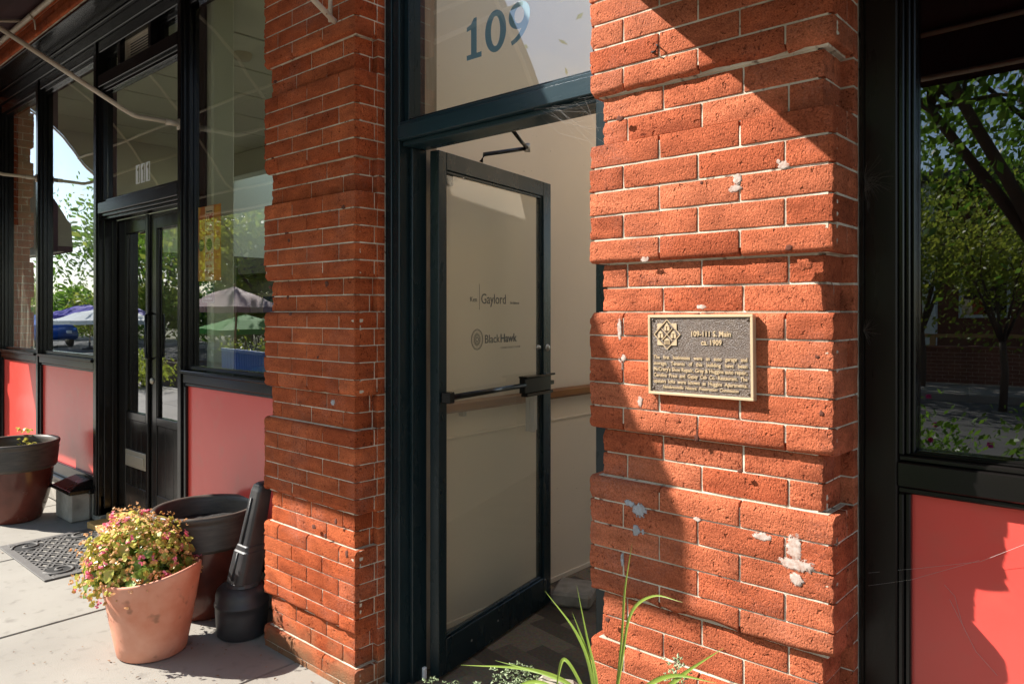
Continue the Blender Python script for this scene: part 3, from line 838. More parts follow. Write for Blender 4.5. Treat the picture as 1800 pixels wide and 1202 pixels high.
for x, k, c in ((-0.092, M['post_k'], M['post_y']), (0.002, M['post_g'], M['post_y']), (0.096, M['post_y'], M['post_r'])):
    bm = bmesh.new()
    bmesh.ops.create_circle(bm, cap_ends=True, radius=0.034, segments=28)
    b_ = ob('badge', mesh_from_bm('badge', bm, k), po, (x, -0.0022, -0.008), (R(90), 0, 0))
    for q in range(3):
        text('badge_lettering', '- - -', c, b_, (0, 0.010 - q * 0.013, 0.0006), width=0.04, size=0.012, rot=(0, 0, 0), align='CENTER', bold=0.0006)
sg = thing('window_sign', 'small dark green opening-times sign below the orange poster', 'sign', (-3.975, 0.262, 1.545))
M['sign_g'] = mat('dark_green_sign', (0.012, 0.04, 0.025), 0.5)
boxes('sheet', M['sign_g'], sg, [(-0.068, 0.068, 0, 0.001, -0.055, 0.055)], 0)
boxes('border', M['white'], sg, [(-0.066, 0.066, -0.001, -0.0002, 0.050, 0.052), (-0.066, 0.066, -0.001, -0.0002, -0.052, -0.050), (-0.066, -0.064, -0.001, -0.0002, -0.0495, 0.0495), (0.064, 0.066, -0.001, -0.0002, -0.0495, 0.0495)], 0)
for i, (s, w) in enumerate([('MONDAY - FRIDAY', .11), ('SATURDAY 9-5', .10), ('SUNDAY', .06), ('CLOSED', .08)]):
    text('lettering', s, M['white'], sg, (0, -0.001, 0.030 - i * 0.022), width=w, size=0.013, align='CENTER', bold=0.0004)

# ------------------------------------------------------------------ shop interior
iw = structure(boxes('interior_wall', M['shopwall'], None, [(-8.4, -8.3, 0.33, 6.5, 2.1, 3.5), (-2.56, -2.46, 0.33, 6.5, 2.35, 3.5), (-8.3, -2.56, 6.5, 6.6, 2.1, 3.5)], 0))
M['wains'] = mat('dark_wood_panelling', (0.035, 0.024, 0.016), 0.5, (0.05, 0.034, 0.022), 5, (1, 1, .2))  # interior dimness put into the colour of the lower walls
boxes('panelling', M['wains'], iw, [(-8.4, -8.3, 0.33, 6.5, 0, 2.0995), (-2.56, -2.46, 0.33, 6.5, 0, 2.3495), (-8.3, -2.56, 6.5, 6.6, 0, 2.0995), (-2.565, -2.455, 0.32, 0.329, 0, 3.5)], 0)
structure(boxes('interior_floor', M['shopfloor'], None, [(-8.4, -2.46, 0.335, 2.9, 0.02, 0.10)], 0))
bm = bmesh.new(); add_box(bm, 0, 0.594, 0, 1.194, 0, 0.02, b=0.002)
tm = mesh_from_bm('ceiling_tile', bm, M['ceil'])
structure(boxes('interior_rear_floor', M['shopfloor2'], None, [(-8.4, -2.46, 2.9005, 6.6, 0.02, 0.10)], 0))  # pale floor under the open ceiling, added to bounce sunlight forward
cl = structure(boxes('ceiling', M['dark'], None, [(-8.3, -2.56, 0.34, 2.74, 3.283, 3.33)], 0))  # stops short, leaving an unseen added opening for light at the rear
for i in range(9):
    for j in range(2):
        ob('ceiling_tile', tm, cl, (-8.25 + i * 0.62, 0.36 + j * 1.2 , 3.262))
# soffit box, pipes, dark fittings
boxes('duct_boxing', M['shopwall'], iw, [(-8.3, -2.56, 2.56, 2.72, 3.0, 3.26), (-4.138, -4.06, 0.325, 0.46, 1.1, 3.26)], 0.01)
sd = thing('smoke_detector', 'round cream smoke detector on the shop ceiling', 'smoke detector', (-4.88, 0.95, 3.262))
bm = bmesh.new(); lathe(bm, [(0.0, -0.045), (0.05, -0.045), (0.062, -0.03), (0.065, 0.0)], 32)
ob('detector_body', mesh_from_bm('detector_body', bm, mat('detector_cream', (0.55, 0.48, 0.33), 0.5), True), sd)
shf = thing('shop_shelf', 'dark shelving seen dimly through the shop door glass', 'shelf', (-6.4, 2.4, 0.1))
boxes('shelf_board', M['shopfloor'], shf, [(-0.9, 0.9, -0.2, 0.2, 0.5 + k * 0.4, 0.53 + k * 0.4) for k in range(4)], 0)
boxes('upright', M['shopfloor'], shf, [(-0.93, -0.9, -0.2, 0.2, 0, 1.9), (0.9, 0.93, -0.2, 0.2, 0, 1.9)], 0)
for i in range(14):
    c_ = random.choice([(0.3, 0.05, 0.04), (0.05, 0.1, 0.3), (0.4, 0.36, 0.25), (0.1, 0.2, 0.1)])
    h = random.uniform(0.15, 0.3); x = -0.75 + (i % 7) * 0.25; z = 0.532 + (i // 7) * 0.8
    boxes('carton', mat('carton_print', c_, 0.6), shf, [(x - 0.07, x + 0.07, -0.1, 0.1, z, z + h)], 0.003)
# sheer curtain in the leftmost window
bm = bmesh.new()
pv = None
for i in range(60):
    x = -7.7 + i * 0.013
    y = 0.285 + 0.012 * math.sin(i * 0.9) + 0.006 * math.sin(i * 2.3)
    a = bm.verts.new((x, y, 1.10)); b = bm.verts.new((x + 0.1 * math.sin(i * .05), y, 2.2))
    if pv: bm.faces.new((pv[0], a, b, pv[1]))
    pv = (a, b)
cu = tag(ob('curtain', mesh_from_bm('curtain', bm, M['curtain'], True)), 'sheer pale curtain hanging behind the leftmost window', 'curtain')

# ------------------------------------------------------------------ entrance 109: frame, transom
T_, TH = M['teal'], M['tealh']
ef = thing('door_surround', 'dark teal timber door frame with glass transom numbered 109 between the piers', 'door frame', (0, 0, 0))
YD = 0.14
boxes('jamb', T_, ef, [(-2.273, -2.235, YD, YD + 0.14, 0.0, 3.39), (-2.235, -2.196, YD + 0.006, YD + 0.14, 0.0, 3.39), (-2.1955, -2.176, YD + 0.055, YD + 0.13, 0, 2.0745)], 0.003)
boxes('jamb', T_, ef, [(-1.278, -1.2005, YD, YD + 0.14, 0.0, 3.39)], 0.003)
boxes('transom_bar', TH, ef, [(-2.1955, -1.2785, YD - 0.004, YD + 0.13, 2.094, 2.150), (-2.1955, -1.2785, YD + 0.006, YD + 0.13, 2.1505, 2.165), (-2.1955, -1.2785, YD + 0.022, YD + 0.13, 2.0745, 2.0935)], 0.003)
tf = boxes('transom_frame', T_, ef, [(-2.1955, -2.168, YD + 0.03, YD + 0.06, 2.1655, 3.39), (-1.31, -1.2785, YD + 0.03, YD + 0.06, 2.1655, 3.39), (-2.1675, -1.3105, YD + 0.035, YD + 0.06, 2.1655, 2.182)], 0.002)
boxes('window_pane', M['glass'], tf, [(-2.1955, -1.2785, YD + 0.0605, YD + 0.067, 2.1655, 3.39)], 0)
# slab-serif 109
def ring(cx, cy, rx, ry, tx, ty, n=36, a0=0, a1=360):
    out = []
    qs = []
    for i in range(n):
        a = R(a0 + (a1 - a0) * i / n); b = R(a0 + (a1 - a0) * (i + 1) / n)
        qs.append([(cx + rx * math.cos(a), cy + ry * math.sin(a)), (cx + rx * math.cos(b), cy + ry * math.sin(b)),
                   (cx + (rx - tx) * math.cos(b), cy + (ry - ty) * math.sin(b)), (cx + (rx - tx) * math.cos(a), cy + (ry - ty) * math.sin(a))])
    return qs
HN = 0.145
one = [[(0, 0), (0.074, 0), (0.074, 0.018), (0.050, 0.018), (0.050, HN), (0.036, HN), (0.022, 0.126), (0.0, 0.119), (0.0, 0.104), (0.022, 0.108), (0.022, 0.018), (0, 0.018)]]
zero = ring(0.142, HN / 2, 0.050, HN / 2 + 0.001, 0.028, 0.021)
nine = ring(0.252, HN - 0.046, 0.048, 0.047, 0.026, 0.019)
tail = []
for i in range(12):      # tail of the nine: from the right of the bowl sweeping down to the left
    def q(t, rr):
        return (0.196 + (0.104 - rr) * math.cos(t), 0.100 + (0.100 - rr * 0.8) * math.sin(t))
    a = R(2 - i * 6.6); b = R(2 - (i + 1) * 6.6)
    w0 = 0.026 - 0.007 * i / 12; w1 = 0.026 - 0.007 * (i + 1) / 12
    tail.append([q(a, w0), q(b, w1), q(b, 0), q(a, 0)])
poly_prism('door_number', tail, M['silver'], ef, (-1.892, YD + 0.0682, 2.347), depth=0.0006)
poly_prism('door_number', one + zero + nine, M['silver'], ef, (-1.892, YD + 0.0688, 2.347), depth=0.0008)

# ------------------------------------------------------------------ hallway behind the door
structure(boxes('hallway_wall', M['wall'], None, [(-2.455, -2.44, 0.30, 4.2, 0.0, 3.4), (-2.4395, -2.262, 0.2815, 0.312, 0.0, 3.4), (-1.20, -1.15, 0.2815, 4.2, 0.0, 3.4), (-2.44, -1.15, 4.2, 4.25, 2.5, 3.4)], 0))  # rear wall left open below, out of view, to light the hallway
structure(boxes('rear_yard', M['concrete'], None, [(-2.6, 1.8, 4.26, 10, -0.15, -0.02)], 0))  # unseen slab added to bounce sunlight into the hallway
structure(boxes('hallway_ceiling', M['wall'], None, [(-2.44, -1.15, 2.9, 4.2, 3.4, 3.45)], 0))  # front part left open, an unseen added opening for sky light
structure(boxes('hallway_floor', M['carpet'], None, [(-2.44, -1.15, 0.165, 4.2, -0.08, 0.004)], 0))
boxes_ = boxes
wm = tag(boxes('wall_moulding', M['wall'], None, [(-2.4398, -2.432, 0.32, 4.2, 0.86, 0.872), (-2.4398, -2.430, 0.32, 4.2, 0.0045, 0.03)], 0.002), 'thin painted moulding line along the cream hallway wall', 'moulding')
tag(boxes('plaster_edge', mat('stained_casing', (0.22, 0.15, 0.10), 0.7, (0.42, 0.35, 0.27), 14, (1, 1, 0.15), coord='World'), None, [(-2.262, -2.2145, 0.2815, 0.36, 0.005, 2.9)], 0.003), 'stained plaster edge strip behind the left door jamb', 'trim')
tag(boxes('corner_block', M['white'], None, [(-2.20, -2.165, 0.245, 0.262, 0.004, 0.05)], 0.003), 'little white block on the floor at the foot of the open door', 'block')
hr = thing('handrail', 'varnished wooden handrail along the cream hallway wall', 'handrail', (-2.40, 0.5, 1.0))
boxes('rail', M['rail_wood'], hr, [(-0.026, 0.014, -0.1, 3.0, -0.016, 0.036)], 0.012)
boxes('bracket', M['steel'], hr, [(-0.04, -0.006, k, k + 0.02, -0.04, -0.007) for k in (0.2, 1.4, 2.6)], 0.002)
bm = bmesh.new(); add_box(bm, -0.10, 0.10, -0.11, 0.11, 0, 0.07, b=0.014)
bmesh.ops.subdivide_edges(bm, edges=bm.edges[:], cuts=1, use_grid_fill=True)
for v in bm.verts: v.co += Vector((0, 0, 0)) + 0.004 * noise.noise_vector(v.co * 30)
tag(ob('doorstop', mesh_from_bm('doorstop', bm, M['stone'], False), None, (-2.20, 1.275, 0.006), (0, 0, R(25))), 'pale worn paver holding the glass door open', 'doorstop')

# ------------------------------------------------------------------ the open glass door
door = thing('glass_door', 'open dark teal framed glass door lettered Ken Gaylord and BlackHawk', 'door', (-2.108, 0.27, 0.018), R(99.85))
DW, DH = 0.905, 2.05
s1, s2, s3, s4 = 0.052, 0.075, 0.07, 0.135
dt = 0.044
boxes('stile', T_, door, [(0, s1, 0, dt, 0, DH)], 0.003)
boxes('stile', T_, door, [(DW - s2, DW, 0, dt, 0, DH)], 0.003)
boxes('top_rail', T_, door, [(s1 + .0005, DW - s2 - .0005, 0, dt, DH - s3, DH)], 0.002)
boxes('bottom_rail', T_, door, [(s1 + .0005, DW - s2 - .0005, 0, dt, 0, s4)], 0.002)
boxes('glazing_bead', T_, door, [(s1 + .0005, s1 + 0.012, 0.008, 0.018, s4, DH - s3), (DW - s2 - 0.012, DW - s2 - .0005, 0.008, 0.018, s4, DH - s3), (s1 + .012, DW - s2 - .012, 0.008, 0.018, s4, s4 + .012), (s1 + .012, DW - s2 - .012, 0.008, 0.018, DH - s3 - .012, DH - s3)], 0.002)
pane = boxes('glass_pane', M['glassd'], door, [(s1, DW - s2, 0.019, 0.025, s4, DH - s3)], 0)
BK = M['black']
hk = boxes('panic_bar', BK, door, [(0.60, 0.845, -0.034, -0.001, 1.048, 1.118), (0.588, 0.86, -0.050, -0.004, 1.1185, 1.128), (0.60, 0.845, -0.046, -0.010, 1.034, 1.0475), (0.845, 0.885, -0.03, -0.001, 1.07, 1.09)], 0.003)
tube('bar', BK, hk, [(0.03, -0.030, 1.088), (0.60, -0.030, 1.088)], 0.0115, 10)
boxes('bracket', BK, hk, [(0.012, 0.045, -0.045, -0.001, 1.066, 1.11)], 0.003)
M['alum'] = mat('dull_aluminium', (0.40, 0.37, 0.31), 0.45, metal=0.3)
hd = boxes('pull_plate', M['alum'], door, [(0.690, 0.765, -0.003, 0.0185, 0.862, 1.033)], 0.002)
boxes('pull_lip', M['alum'], hd, [(0.690, 0.700, -0.030, -0.0035, 0.862, 1.033)], 0.002)
bm = bmesh.new(); lathe(bm, [(0.0, 0.010), (0.010, 0.010), (0.0165, 0.004), (0.018, 0.0)], 24)
ob('lock_cylinder', mesh_from_bm('lock_cylinder', bm, M['steel'], True), door, (0.868, -0.0005, 1.247), (R(90), 0, 0))
bm = bmesh.new(); lathe(bm, [(0.0, 0.012), (0.008, 0.012), (0.012, 0.0)], 16)
ob('thumb_turn', mesh_from_bm('thumb_turn', bm, M['steel'], True), door, (0.792, 0.010, 1.252), (R(90), 0, 0))
boxes('screw_head', M['steel'], door, [(x, x + 0.008, -0.0015, 0.001, z, z + 0.008) for x, z in ((0.22, 0.06), (0.42, 0.07), (0.84, 0.12), (0.16, 1.96))], 0.001)
cl_ = boxes('door_closer', BK, door, [(0.12, 0.16, 0.045, 0.075, DH - 0.115, DH - 0.06)], 0.004)
tube('closer_arm', BK, cl_, [(0.30, 0.005, DH + 0.004), (0.30, -0.01, DH + 0.035), (0.49, -0.11, DH + 0.085)], 0.009, 8)
tube('closer_arm', BK, cl_, [(0.49, -0.11, DH + 0.085), (0.40, -0.135, DH + 0.092), (0.235, -0.19, DH + 0.102)], 0.008, 8)
tube('closer_arm', M['steel'], cl_, [(0.49, -0.11, DH + 0.070), (0.49, -0.11, DH + 0.105)], 0.013, 10)
zy = 0.0185
K_ = M['ink']
text('lettering', 'Ken', K_, door, (0.240, zy, 1.464), width=0.048, size=0.03)
boxes('divider_line', K_, door, [(0.3065, 0.308, 0.0175, 0.0185, 1.43, 1.54)], 0)
text('lettering', 'Gaylord', K_, door, (0.322, zy, 1.457), width=0.195, size=0.062)
text('lettering', 'Architects', K_, door, (0.555, zy, 1.457), width=0.078, size=0.018)
text('lettering', 'Black', K_, door, (0.350, zy, 1.287), width=0.118, size=0.052)
text('lettering', 'Hawk', K_, door, (0.474, zy, 1.287), width=0.138, size=0.052, bold=0.0010)
text('lettering', 'C O N S T R U C T I O N', K_, door, (0.475, zy, 1.258), width=0.165, size=0.012)
em = ring(0, 0, 0.044, 0.044, 0.0028, 0.0028, 48) + ring(0, 0, 0.0115, 0.0115, 0.004, 0.004, 24) + ring(0, 0, 0.018, 0.018, 0.0015, 0.0015, 28) + ring(0, 0, 0.0385, 0.0385, 0.0012, 0.0012, 48)
for i in range(18):
    a = 2 * math.pi * i / 18; da = math.pi / 18 * 0.7
    em.append([(0.019 * math.cos(a - da), 0.019 * math.sin(a - da)), (0.033 * math.cos(a), 0.033 * math.sin(a)), (0.019 * math.cos(a + da), 0.019 * math.sin(a + da))])
poly_prism('sun_emblem', em, K_, door, (0.290, zy, 1.305), depth=0.0006)

# ------------------------------------------------------------------ right shop window
sw_ = thing('shop_window', 'black framed shop window with a red panel below, right of the plaque pier', 'shop window', (0, 0, 0))
BW = M['blackw']
YR = 0.168
boxes('post', BW, sw_, [(-0.5415, -0.530, YR + 0.002, YR + 0.12, 0, 3.39), (-0.530, -0.4596, YR, YR + 0.12, 0, 3.39)], 0.003)
boxes('post', BW, sw_, [(1.35, 1.45, YR, YR + 0.12, 0, 3.39)], 0.003)
XR0, XR1 = -0.4596, 1.35
boxes('sill_rail', M['blackh'], sw_, [(XR0, XR1, YR, YR + 0.12, 1.041, 1.098), (XR0, XR1, YR + 0.012, YR + 0.12, 1.0985, 1.112), (XR0, XR1, YR + 0.008, YR + 0.02, 1.026, 1.0405)], 0.003)
fr_ = boxes('window_frame', B, sw_, [(XR0, XR0 + 0.012, YR + 0.010, YR + 0.06, 1.1125, 3.30), (XR0 + 0.012, XR0 + 0.022, YR + 0.022, YR + 0.06, 1.1125, 3.30), (XR0 + 0.022, XR0 + 0.030, YR + 0.034, YR + 0.06, 1.1125, 3.30),
                             (XR0 + 0.030, XR1, YR + 0.034, YR + 0.06, 1.1125, 1.122), (XR0 + .022, XR1, YR + 0.022, YR + 0.0335, 1.1125, 1.117), (XR0, XR1, YR, YR + 0.06, 3.3, 3.39)], 0.0025)
boxes('window_pane', M['glassr'], fr_, [(XR0, XR1, YR + 0.0605, YR + 0.067, 1.1125, 3.30)], 0)
pieces('panel_moulding', B, sw_, [(XR0, XR0 + 0.012, YR + 0.006, YR + 0.04, 0.31, 1.0255), (XR0 + 0.012, XR0 + 0.024, YR + 0.018, YR + 0.04, 0.31, 1.0255)], 0.003)
boxes('red_panel', M['red'], sw_, [(XR0 + 0.02, XR1, YR + 0.034, YR + 0.06, 0.2, 1.03)], 0)
boxes('bottom_rail', M['blackh'], sw_, [(XR0, XR1, YR, YR + 0.08, 0.0, 0.2)], 0.004)
structure(boxes('back_room_wall', mat('dark_maroon_wall', (0.10, 0.02, 0.018), 0.7), None, [(-0.88, 1.6, 3.2, 3.3, 0, 3.5), (-0.89, -0.84, 0.31, 3.2, 0, 3.5), (1.6, 1.65, 0.3, 3.3, 0, 3.5), (-0.88, 1.6, 0.3, 3.2, 3.45, 3.5)], 0))
structure(boxes('back_room_floor', M['shopfloor'], None, [(-0.88, 1.6, 0.3, 3.2, -0.05, 0.0)], 0))

# ------------------------------------------------------------------ bronze plaque
pq = thing('bronze_plaque', 'bronze historic plaque reading 109-111 S. Main ca. 1909 on the brick pier', 'plaque', (-0.860, -0.005, 1.3315))
pq.rotation_euler = (0, R(-0.6), R(-0.5))
pw, ph_ = 0.283, 0.203
boxes('backing', M['bronze_d'], pq, [(-pw / 2 + 0.004, pw / 2 - 0.004, -0.010, 0.004, -ph_ / 2 + 0.004, ph_ / 2 - 0.004)], 0.001)
bt = 0.0068
boxes('border', M['bronze_l'], pq, [(-pw / 2, pw / 2, -0.014, 0.004, ph_ / 2 - bt, ph_ / 2), (-pw / 2, pw / 2, -0.014, 0.004, -ph_ / 2, -ph_ / 2 + bt),
                                    (-pw / 2, -pw / 2 + bt, -0.014, 0.004, -ph_ / 2 + bt, ph_ / 2 - bt), (pw / 2 - bt, pw / 2, -0.014, 0.004, -ph_ / 2 + bt, ph_ / 2 - bt)], 0.001)
BL = M['bronze_l']
def pt(s, x, z, w, size, **k): return text('lettering', s, BL, pq, (x, -0.0108, z), width=w, size=size, depth=0.0014, **k)
pt('109-111 S. Main', -0.018, 0.048, 0.104, 0.0185, bold=0.0003)
pt('ca. 1909', 0.008, 0.027, 0.054, 0.0185, bold=0.0003)
X0 = -0.126; LW = 0.252
for i, s in enumerate(['The   first   businesses   were   an   auto   garage   and', 'storage.   Tenants   of   this   building   have   been',
                       "McCrary's Shoe Repair, Gray & Huggins auto repair,", 'Carolina  Press  and  Gypsy  Cab  Co.  Restaurant.  The', 'upstairs  lofts  were  known  as  Huggins  Apartments.']):
    pt(s, X0, -0.0105 - i * 0.0152, LW, 0.0133, bold=0.00022)
pt('Hendersonville  Historic  Preservation  Commission', -0.100, -0.0845, 0.204, 0.0112, bold=0.0002, shear=0.3)
# emblem: square on a diamond with four little buildings
a = 0.0275; b = 0.0375
def strip(p, q, t):
    d = Vector((q[0] - p[0], q[1] - p[1])).normalized(); n_ = Vector((-d.y, d.x)) * t / 2
    return [(p[0] - n_.x, p[1] - n_.y), (q[0] - n_.x, q[1] - n_.y), (q[0] + n_.x, q[1] + n_.y), (p[0] + n_.x, p[1] + n_.y)]
ep = []
c_ = a * 0.36
for sx, sy in ((1, 1), (-1, 1), (-1, -1), (1, -1)):
    ep.append([(sx * a, sy * a), (sx * a, sy * c_), (sx * c_, sy * a)])          # square corners
dia = [(0, b), (b, 0), (0, -b), (-b, 0)]
for i in range(4): ep.append(strip(dia[i], dia[(i + 1) % 4], 0.002))
ep.append(strip((-a * .55, -a * .55), (a * .55, a * .55), 0.0016)); ep.append(strip((-a * .55, a * .55), (a * .55, -a * .55), 0.0016))
for cx, cy, kk in ((0, 0.0175, 0), (0.0185, -0.001, 1), (0, -0.019, 2), (-0.0185, -0.001, 3)):
    w_ = 0.0072; h_ = 0.008
    if kk == 2:
        for q in range(5): ep.append([(cx - .008 + q * .0036, cy - .007), (cx - .0066 + q * .0036, cy - .007), (cx - .0066 + q * .0036, cy + .003), (cx - .008 + q * .0036, cy + .003)])
        ep.append([(cx - .009, cy + .0035), (cx + .009, cy + .0035), (cx, cy + .010)])
    else:
        ep.append([(cx - w_, cy - h_), (cx - .002, cy - h_), (cx - .002, cy + .002), (cx - w_, cy + .002)])
        ep.append([(cx + .001, cy - h_), (cx + w_, cy - h_), (cx + w_, cy + .002), (cx + .001, cy + .002)])
        ep.append([(cx - w_, cy + .003), (cx + w_, cy + .003), (cx + (w_ * .3), cy + .009), (cx, cy + .013 if kk == 0 else cy + .0105), (cx - w_ * .3, cy + .009)])
poly_prism('emblem', ep, BL, pq, (-0.0865, -0.0100, 0.052), depth=0.0026)
bm = bmesh.new(); lathe(bm, [(0.0, 0.0032), (0.0025, 0.0026), (0.0042, 0.0)], 14)
scm = mesh_from_bm('screw_head', bm, M['bronze_d'], True)
for x, z in ((-0.128, 0.0885), (0.128, 0.0885), (-0.128, -0.0855), (0.128, -0.0855)):
    ob('screw_head', scm, pq, (x, -0.0102, z), (R(90), 0, 0))

# ------------------------------------------------------------------ awnings
PROF = [(0.0, 3.60), (0.18, 3.55), (0.35, 3.45), (0.52, 3.30), (0.67, 3.12), (0.80, 2.965), (0.943, 2.788), (1.061, 2.604), (1.12, 2.56), (1.135, 2.545)]
def awning(x0, x1, zb, label, close=(False, False), arms=()):
    t = thing('awning', label, 'awning', ((x0 + x1) / 2, 0, 3.6))
    ox = (x0 + x1) / 2
    bm = bmesh.new()
    prof = PROF + [(1.137, zb)]
    for off, flip in ((0.0, False), (0.006, True)):
        L = [bm.verts.new((x0 - ox, -y - off, z - 3.6 + off)) for y, z in prof]
        Rr = [bm.verts.new((x1 - ox, -y - off, z - 3.6 + off)) for y, z in prof]
        for i in range(len(prof) - 1):
            bm.faces.new((L[i], L[i + 1], Rr[i + 1], Rr[i]))
        if off: top = (L, Rr)
        else: low = (L, Rr)
    for a_, b_ in ((low[0], top[0]), (low[1], top[1])):
        for i in range(len(prof) - 1): bm.faces.new((a_[i], a_[i + 1], b_[i + 1], b_[i]))
    ob('canopy', mesh_from_bm('canopy', bm, M['awning']), t)
    for xx, cl in ((x0, close[0]), (x1, close[1])):
        if cl:
            bm = bmesh.new()
            for off in (0, 0.004):
                vs = [bm.verts.new((xx - ox + off, -y, z - 3.6)) for y, z in [(0.0, 3.59)] + PROF[1:] + [(1.137, zb), (0.0, zb)]]
                bm.faces.new(vs)
            ob('side_panel', mesh_from_bm('side_panel', bm, M['awning']), t)
    n = max(2, int((x1 - x0) / 1.2))
    for i in range(n + 1):
        xx = x0 + 0.03 + (x1 - x0 - 0.06) * i / n
        bm = bmesh.new(); add_tube(bm, [(xx - ox, -y + 0.012, z - 3.6 - 0.022) for y, z in PROF], 0.011, 8)
        ob('rib', mesh_from_bm('rib', bm, M['pole'], True), t)
    for (yy, zz) in ((0.03, 3.545), (0.67, 3.09), (1.118, 2.53), (1.122, zb + 0.03)):
        bm = bmesh.new(); add_tube(bm, [(x0 - ox, -yy, zz - 3.6), (x1 - ox, -yy, zz - 3.6)], 0.019 if yy < 0.1 else 0.011, 8)
        ob('cross_tube', mesh_from_bm('cross_tube', bm, M['pole'], True), t)
    for xx, yw in arms:
        bm = bmesh.new()
        add_tube(bm, [(xx - ox, yw, -1.097), (xx - ox, yw - 0.14, -1.098), (xx - ox, -0.03 if yw > 0.1 else yw - .15, -1.10), (xx - ox, -0.055 if yw > 0.1 else yw - .2, -1.096),
                      (xx - ox, -0.10 if yw > .1 else yw - .25, -1.078), (xx - ox, -0.80, -0.735)], 0.0125, 10)
        a_ = ob('arm', mesh_from_bm('arm', bm, M['pole'], True), t)
        bm = bmesh.new(); add_box(bm, xx - ox - 0.014, xx - ox + 0.014, yw - 0.004, yw + 0.008, -1.13, -1.07, b=0.003); add_tube(bm, [(xx - ox, yw, -1.097), (xx - ox, yw - 0.07, -1.0975)], 0.0165, 10)
        ob('arm_bracket', mesh_from_bm('arm_bracket', bm, M['pole'], True), a_)
    return t
awL = awning(-8.75, -2.55, 2.324, 'long dark awning with cream pipe frame over the left shopfront', (False, False), [(-4.18, YF - 0.014), (-6.71, YF - 0.014)])
awR = awning(-1.10, 3.0, 2.325, 'dark maroon awning over the right-hand shop window', (True, False))
awM = awning(-16.5, -10.4, 2.2, 'dark awning of the next building down the street', (False, True))
# bracket arm fixed to the left pier
bk = thing('bracket_arm', 'cream painted pipe bracket fixed near the top of the left brick pier', 'bracket', (-2.40, 0, 2.56))
tube('pipe', M['pole'], bk, [(0, 0.0, 0.0), (0, -0.012, 0.003), (0, -0.10, 0.055), (0, -0.7, 0.42)], 0.0115)
tube('pipe', M['pole'], bk, [(-0.028, -0.004, 0.006), (-0.028, -0.004, 0.14), (-0.028, -0.004, 0.5)], 0.009)
# hook strap on the awning back bar
tube('hook', M['pole'], awL, [(-6.0 + 5.65, -0.03, -0.03), (-6.0 + 5.65, -0.052, -0.06), (-6.0 + 5.65, -0.02, -0.10), (-6.0 + 5.65, -0.012, -0.16)], 0.006, 6)

# ------------------------------------------------------------------ pots
def tall_pot(loc, label, s=1.0, fill='water', group=None):
    t = thing('planter', label, 'planter', loc, random.random() * 6, group)
    bm = bmesh.new()
    prof = [(0.0, 0.0), (0.125, 0.0), (0.135, 0.01), (0.150, 0.05), (0.172, 0.12), (0.190, 0.20), (0.198, 0.27), (0.201, 0.325)]
    lathe(bm, [(r * s, z * s) for r, z in prof], 72)
    ob('body', mesh_from_bm('body', bm, M['glaze'], True), t)
    prof = [(0.196, 0.318), (0.214, 0.325), (0.219, 0.335)]
    z = 0.338
    while z < 0.450:
        prof += [(0.2215 + (z - 0.338) * 0.09, z), (0.2175 + (z - 0.338) * 0.09, z + 0.004)]
        z += 0.0105
    prof += [(0.232, 0.462), (0.236, 0.474), (0.234, 0.485), (0.227, 0.490), (0.214, 0.488), (0.207, 0.480), (0.203, 0.46), (0.196, 0.40), (0.190, 0.34)]
    bm = bmesh.new(); lathe(bm, [(r * s, z_ * s) for r, z_ in prof], 72)
    ob('rim', mesh_from_bm('rim', bm, M['potrim'], True), t)
    bm = bmesh.new(); bmesh.ops.create_grid(bm, x_segments=14, y_segments=14, size=0.14 * s)
    for v in bm.verts:
        r_ = max(abs(v.co.x), abs(v.co.y)); q = v.co.xy.length or 1e-6
        k = r_ / q * 1.38
        v.co.x *= k; v.co.y *= k
        v.co.z = 0.008 * noise.noise(v.co * 25)
    ob('soil', mesh_from_bm('soil', bm, M[fill], True), t, (0, 0, 0.405 * s))
    return t
p1 = tall_pot((-3.47, 0.0, 0), 'empty brown glazed planter with a ribbed dark rim beside the brick pier', 1.03)
p2 = tall_pot((-5.97, -0.14, 0), 'brown glazed planter with ribbed rim at the left edge, small green shoots', 1.12, 'soil')

# terracotta pot
tp = thing('terracotta_pot', 'squashed terracotta plastic pot with one lip pulled up, holding the begonia', 'flower pot', (-3.235, -0.345, 0))
def warp(p, a):
    h = min(1, p.z / 0.33)
    d = a - R(20)
    p.x *= 1 + 0.10 * h; p.y *= 1 - 0.05 * h
    p.z += 0.055 * h ** 3 * max(0, math.cos(d)) ** 2 - 0.012 * h ** 3 * max(0, -math.cos(d))
    p.x += 0.012 * h * math.cos(3 * a)
    return p
bm = bmesh.new()
lathe(bm, [(0.0, 0.0), (0.128, 0.0), (0.136, 0.006), (0.148, 0.06), (0.163, 0.13), (0.178, 0.20), (0.192, 0.265), (0.199, 0.30), (0.203, 0.322), (0.204, 0.330), (0.199, 0.333), (0.194, 0.326), (0.187, 0.29), (0.172, 0.22)], 72, warp)
ob('pot_wall', mesh_from_bm('pot_wall', bm, M['terra'], True), tp)
bm = bmesh.new(); lathe(bm, [(0.001, 0.30), (0.06, 0.30), (0.12, 0.292), (0.186, 0.285)], 40, lambda p, a: Vector((p.x * 1.08, p.y * .95, p.z + 0.012 * noise.noise(p * 30))))
ob('soil', mesh_from_bm('soil', bm, M['soil'], True), tp)

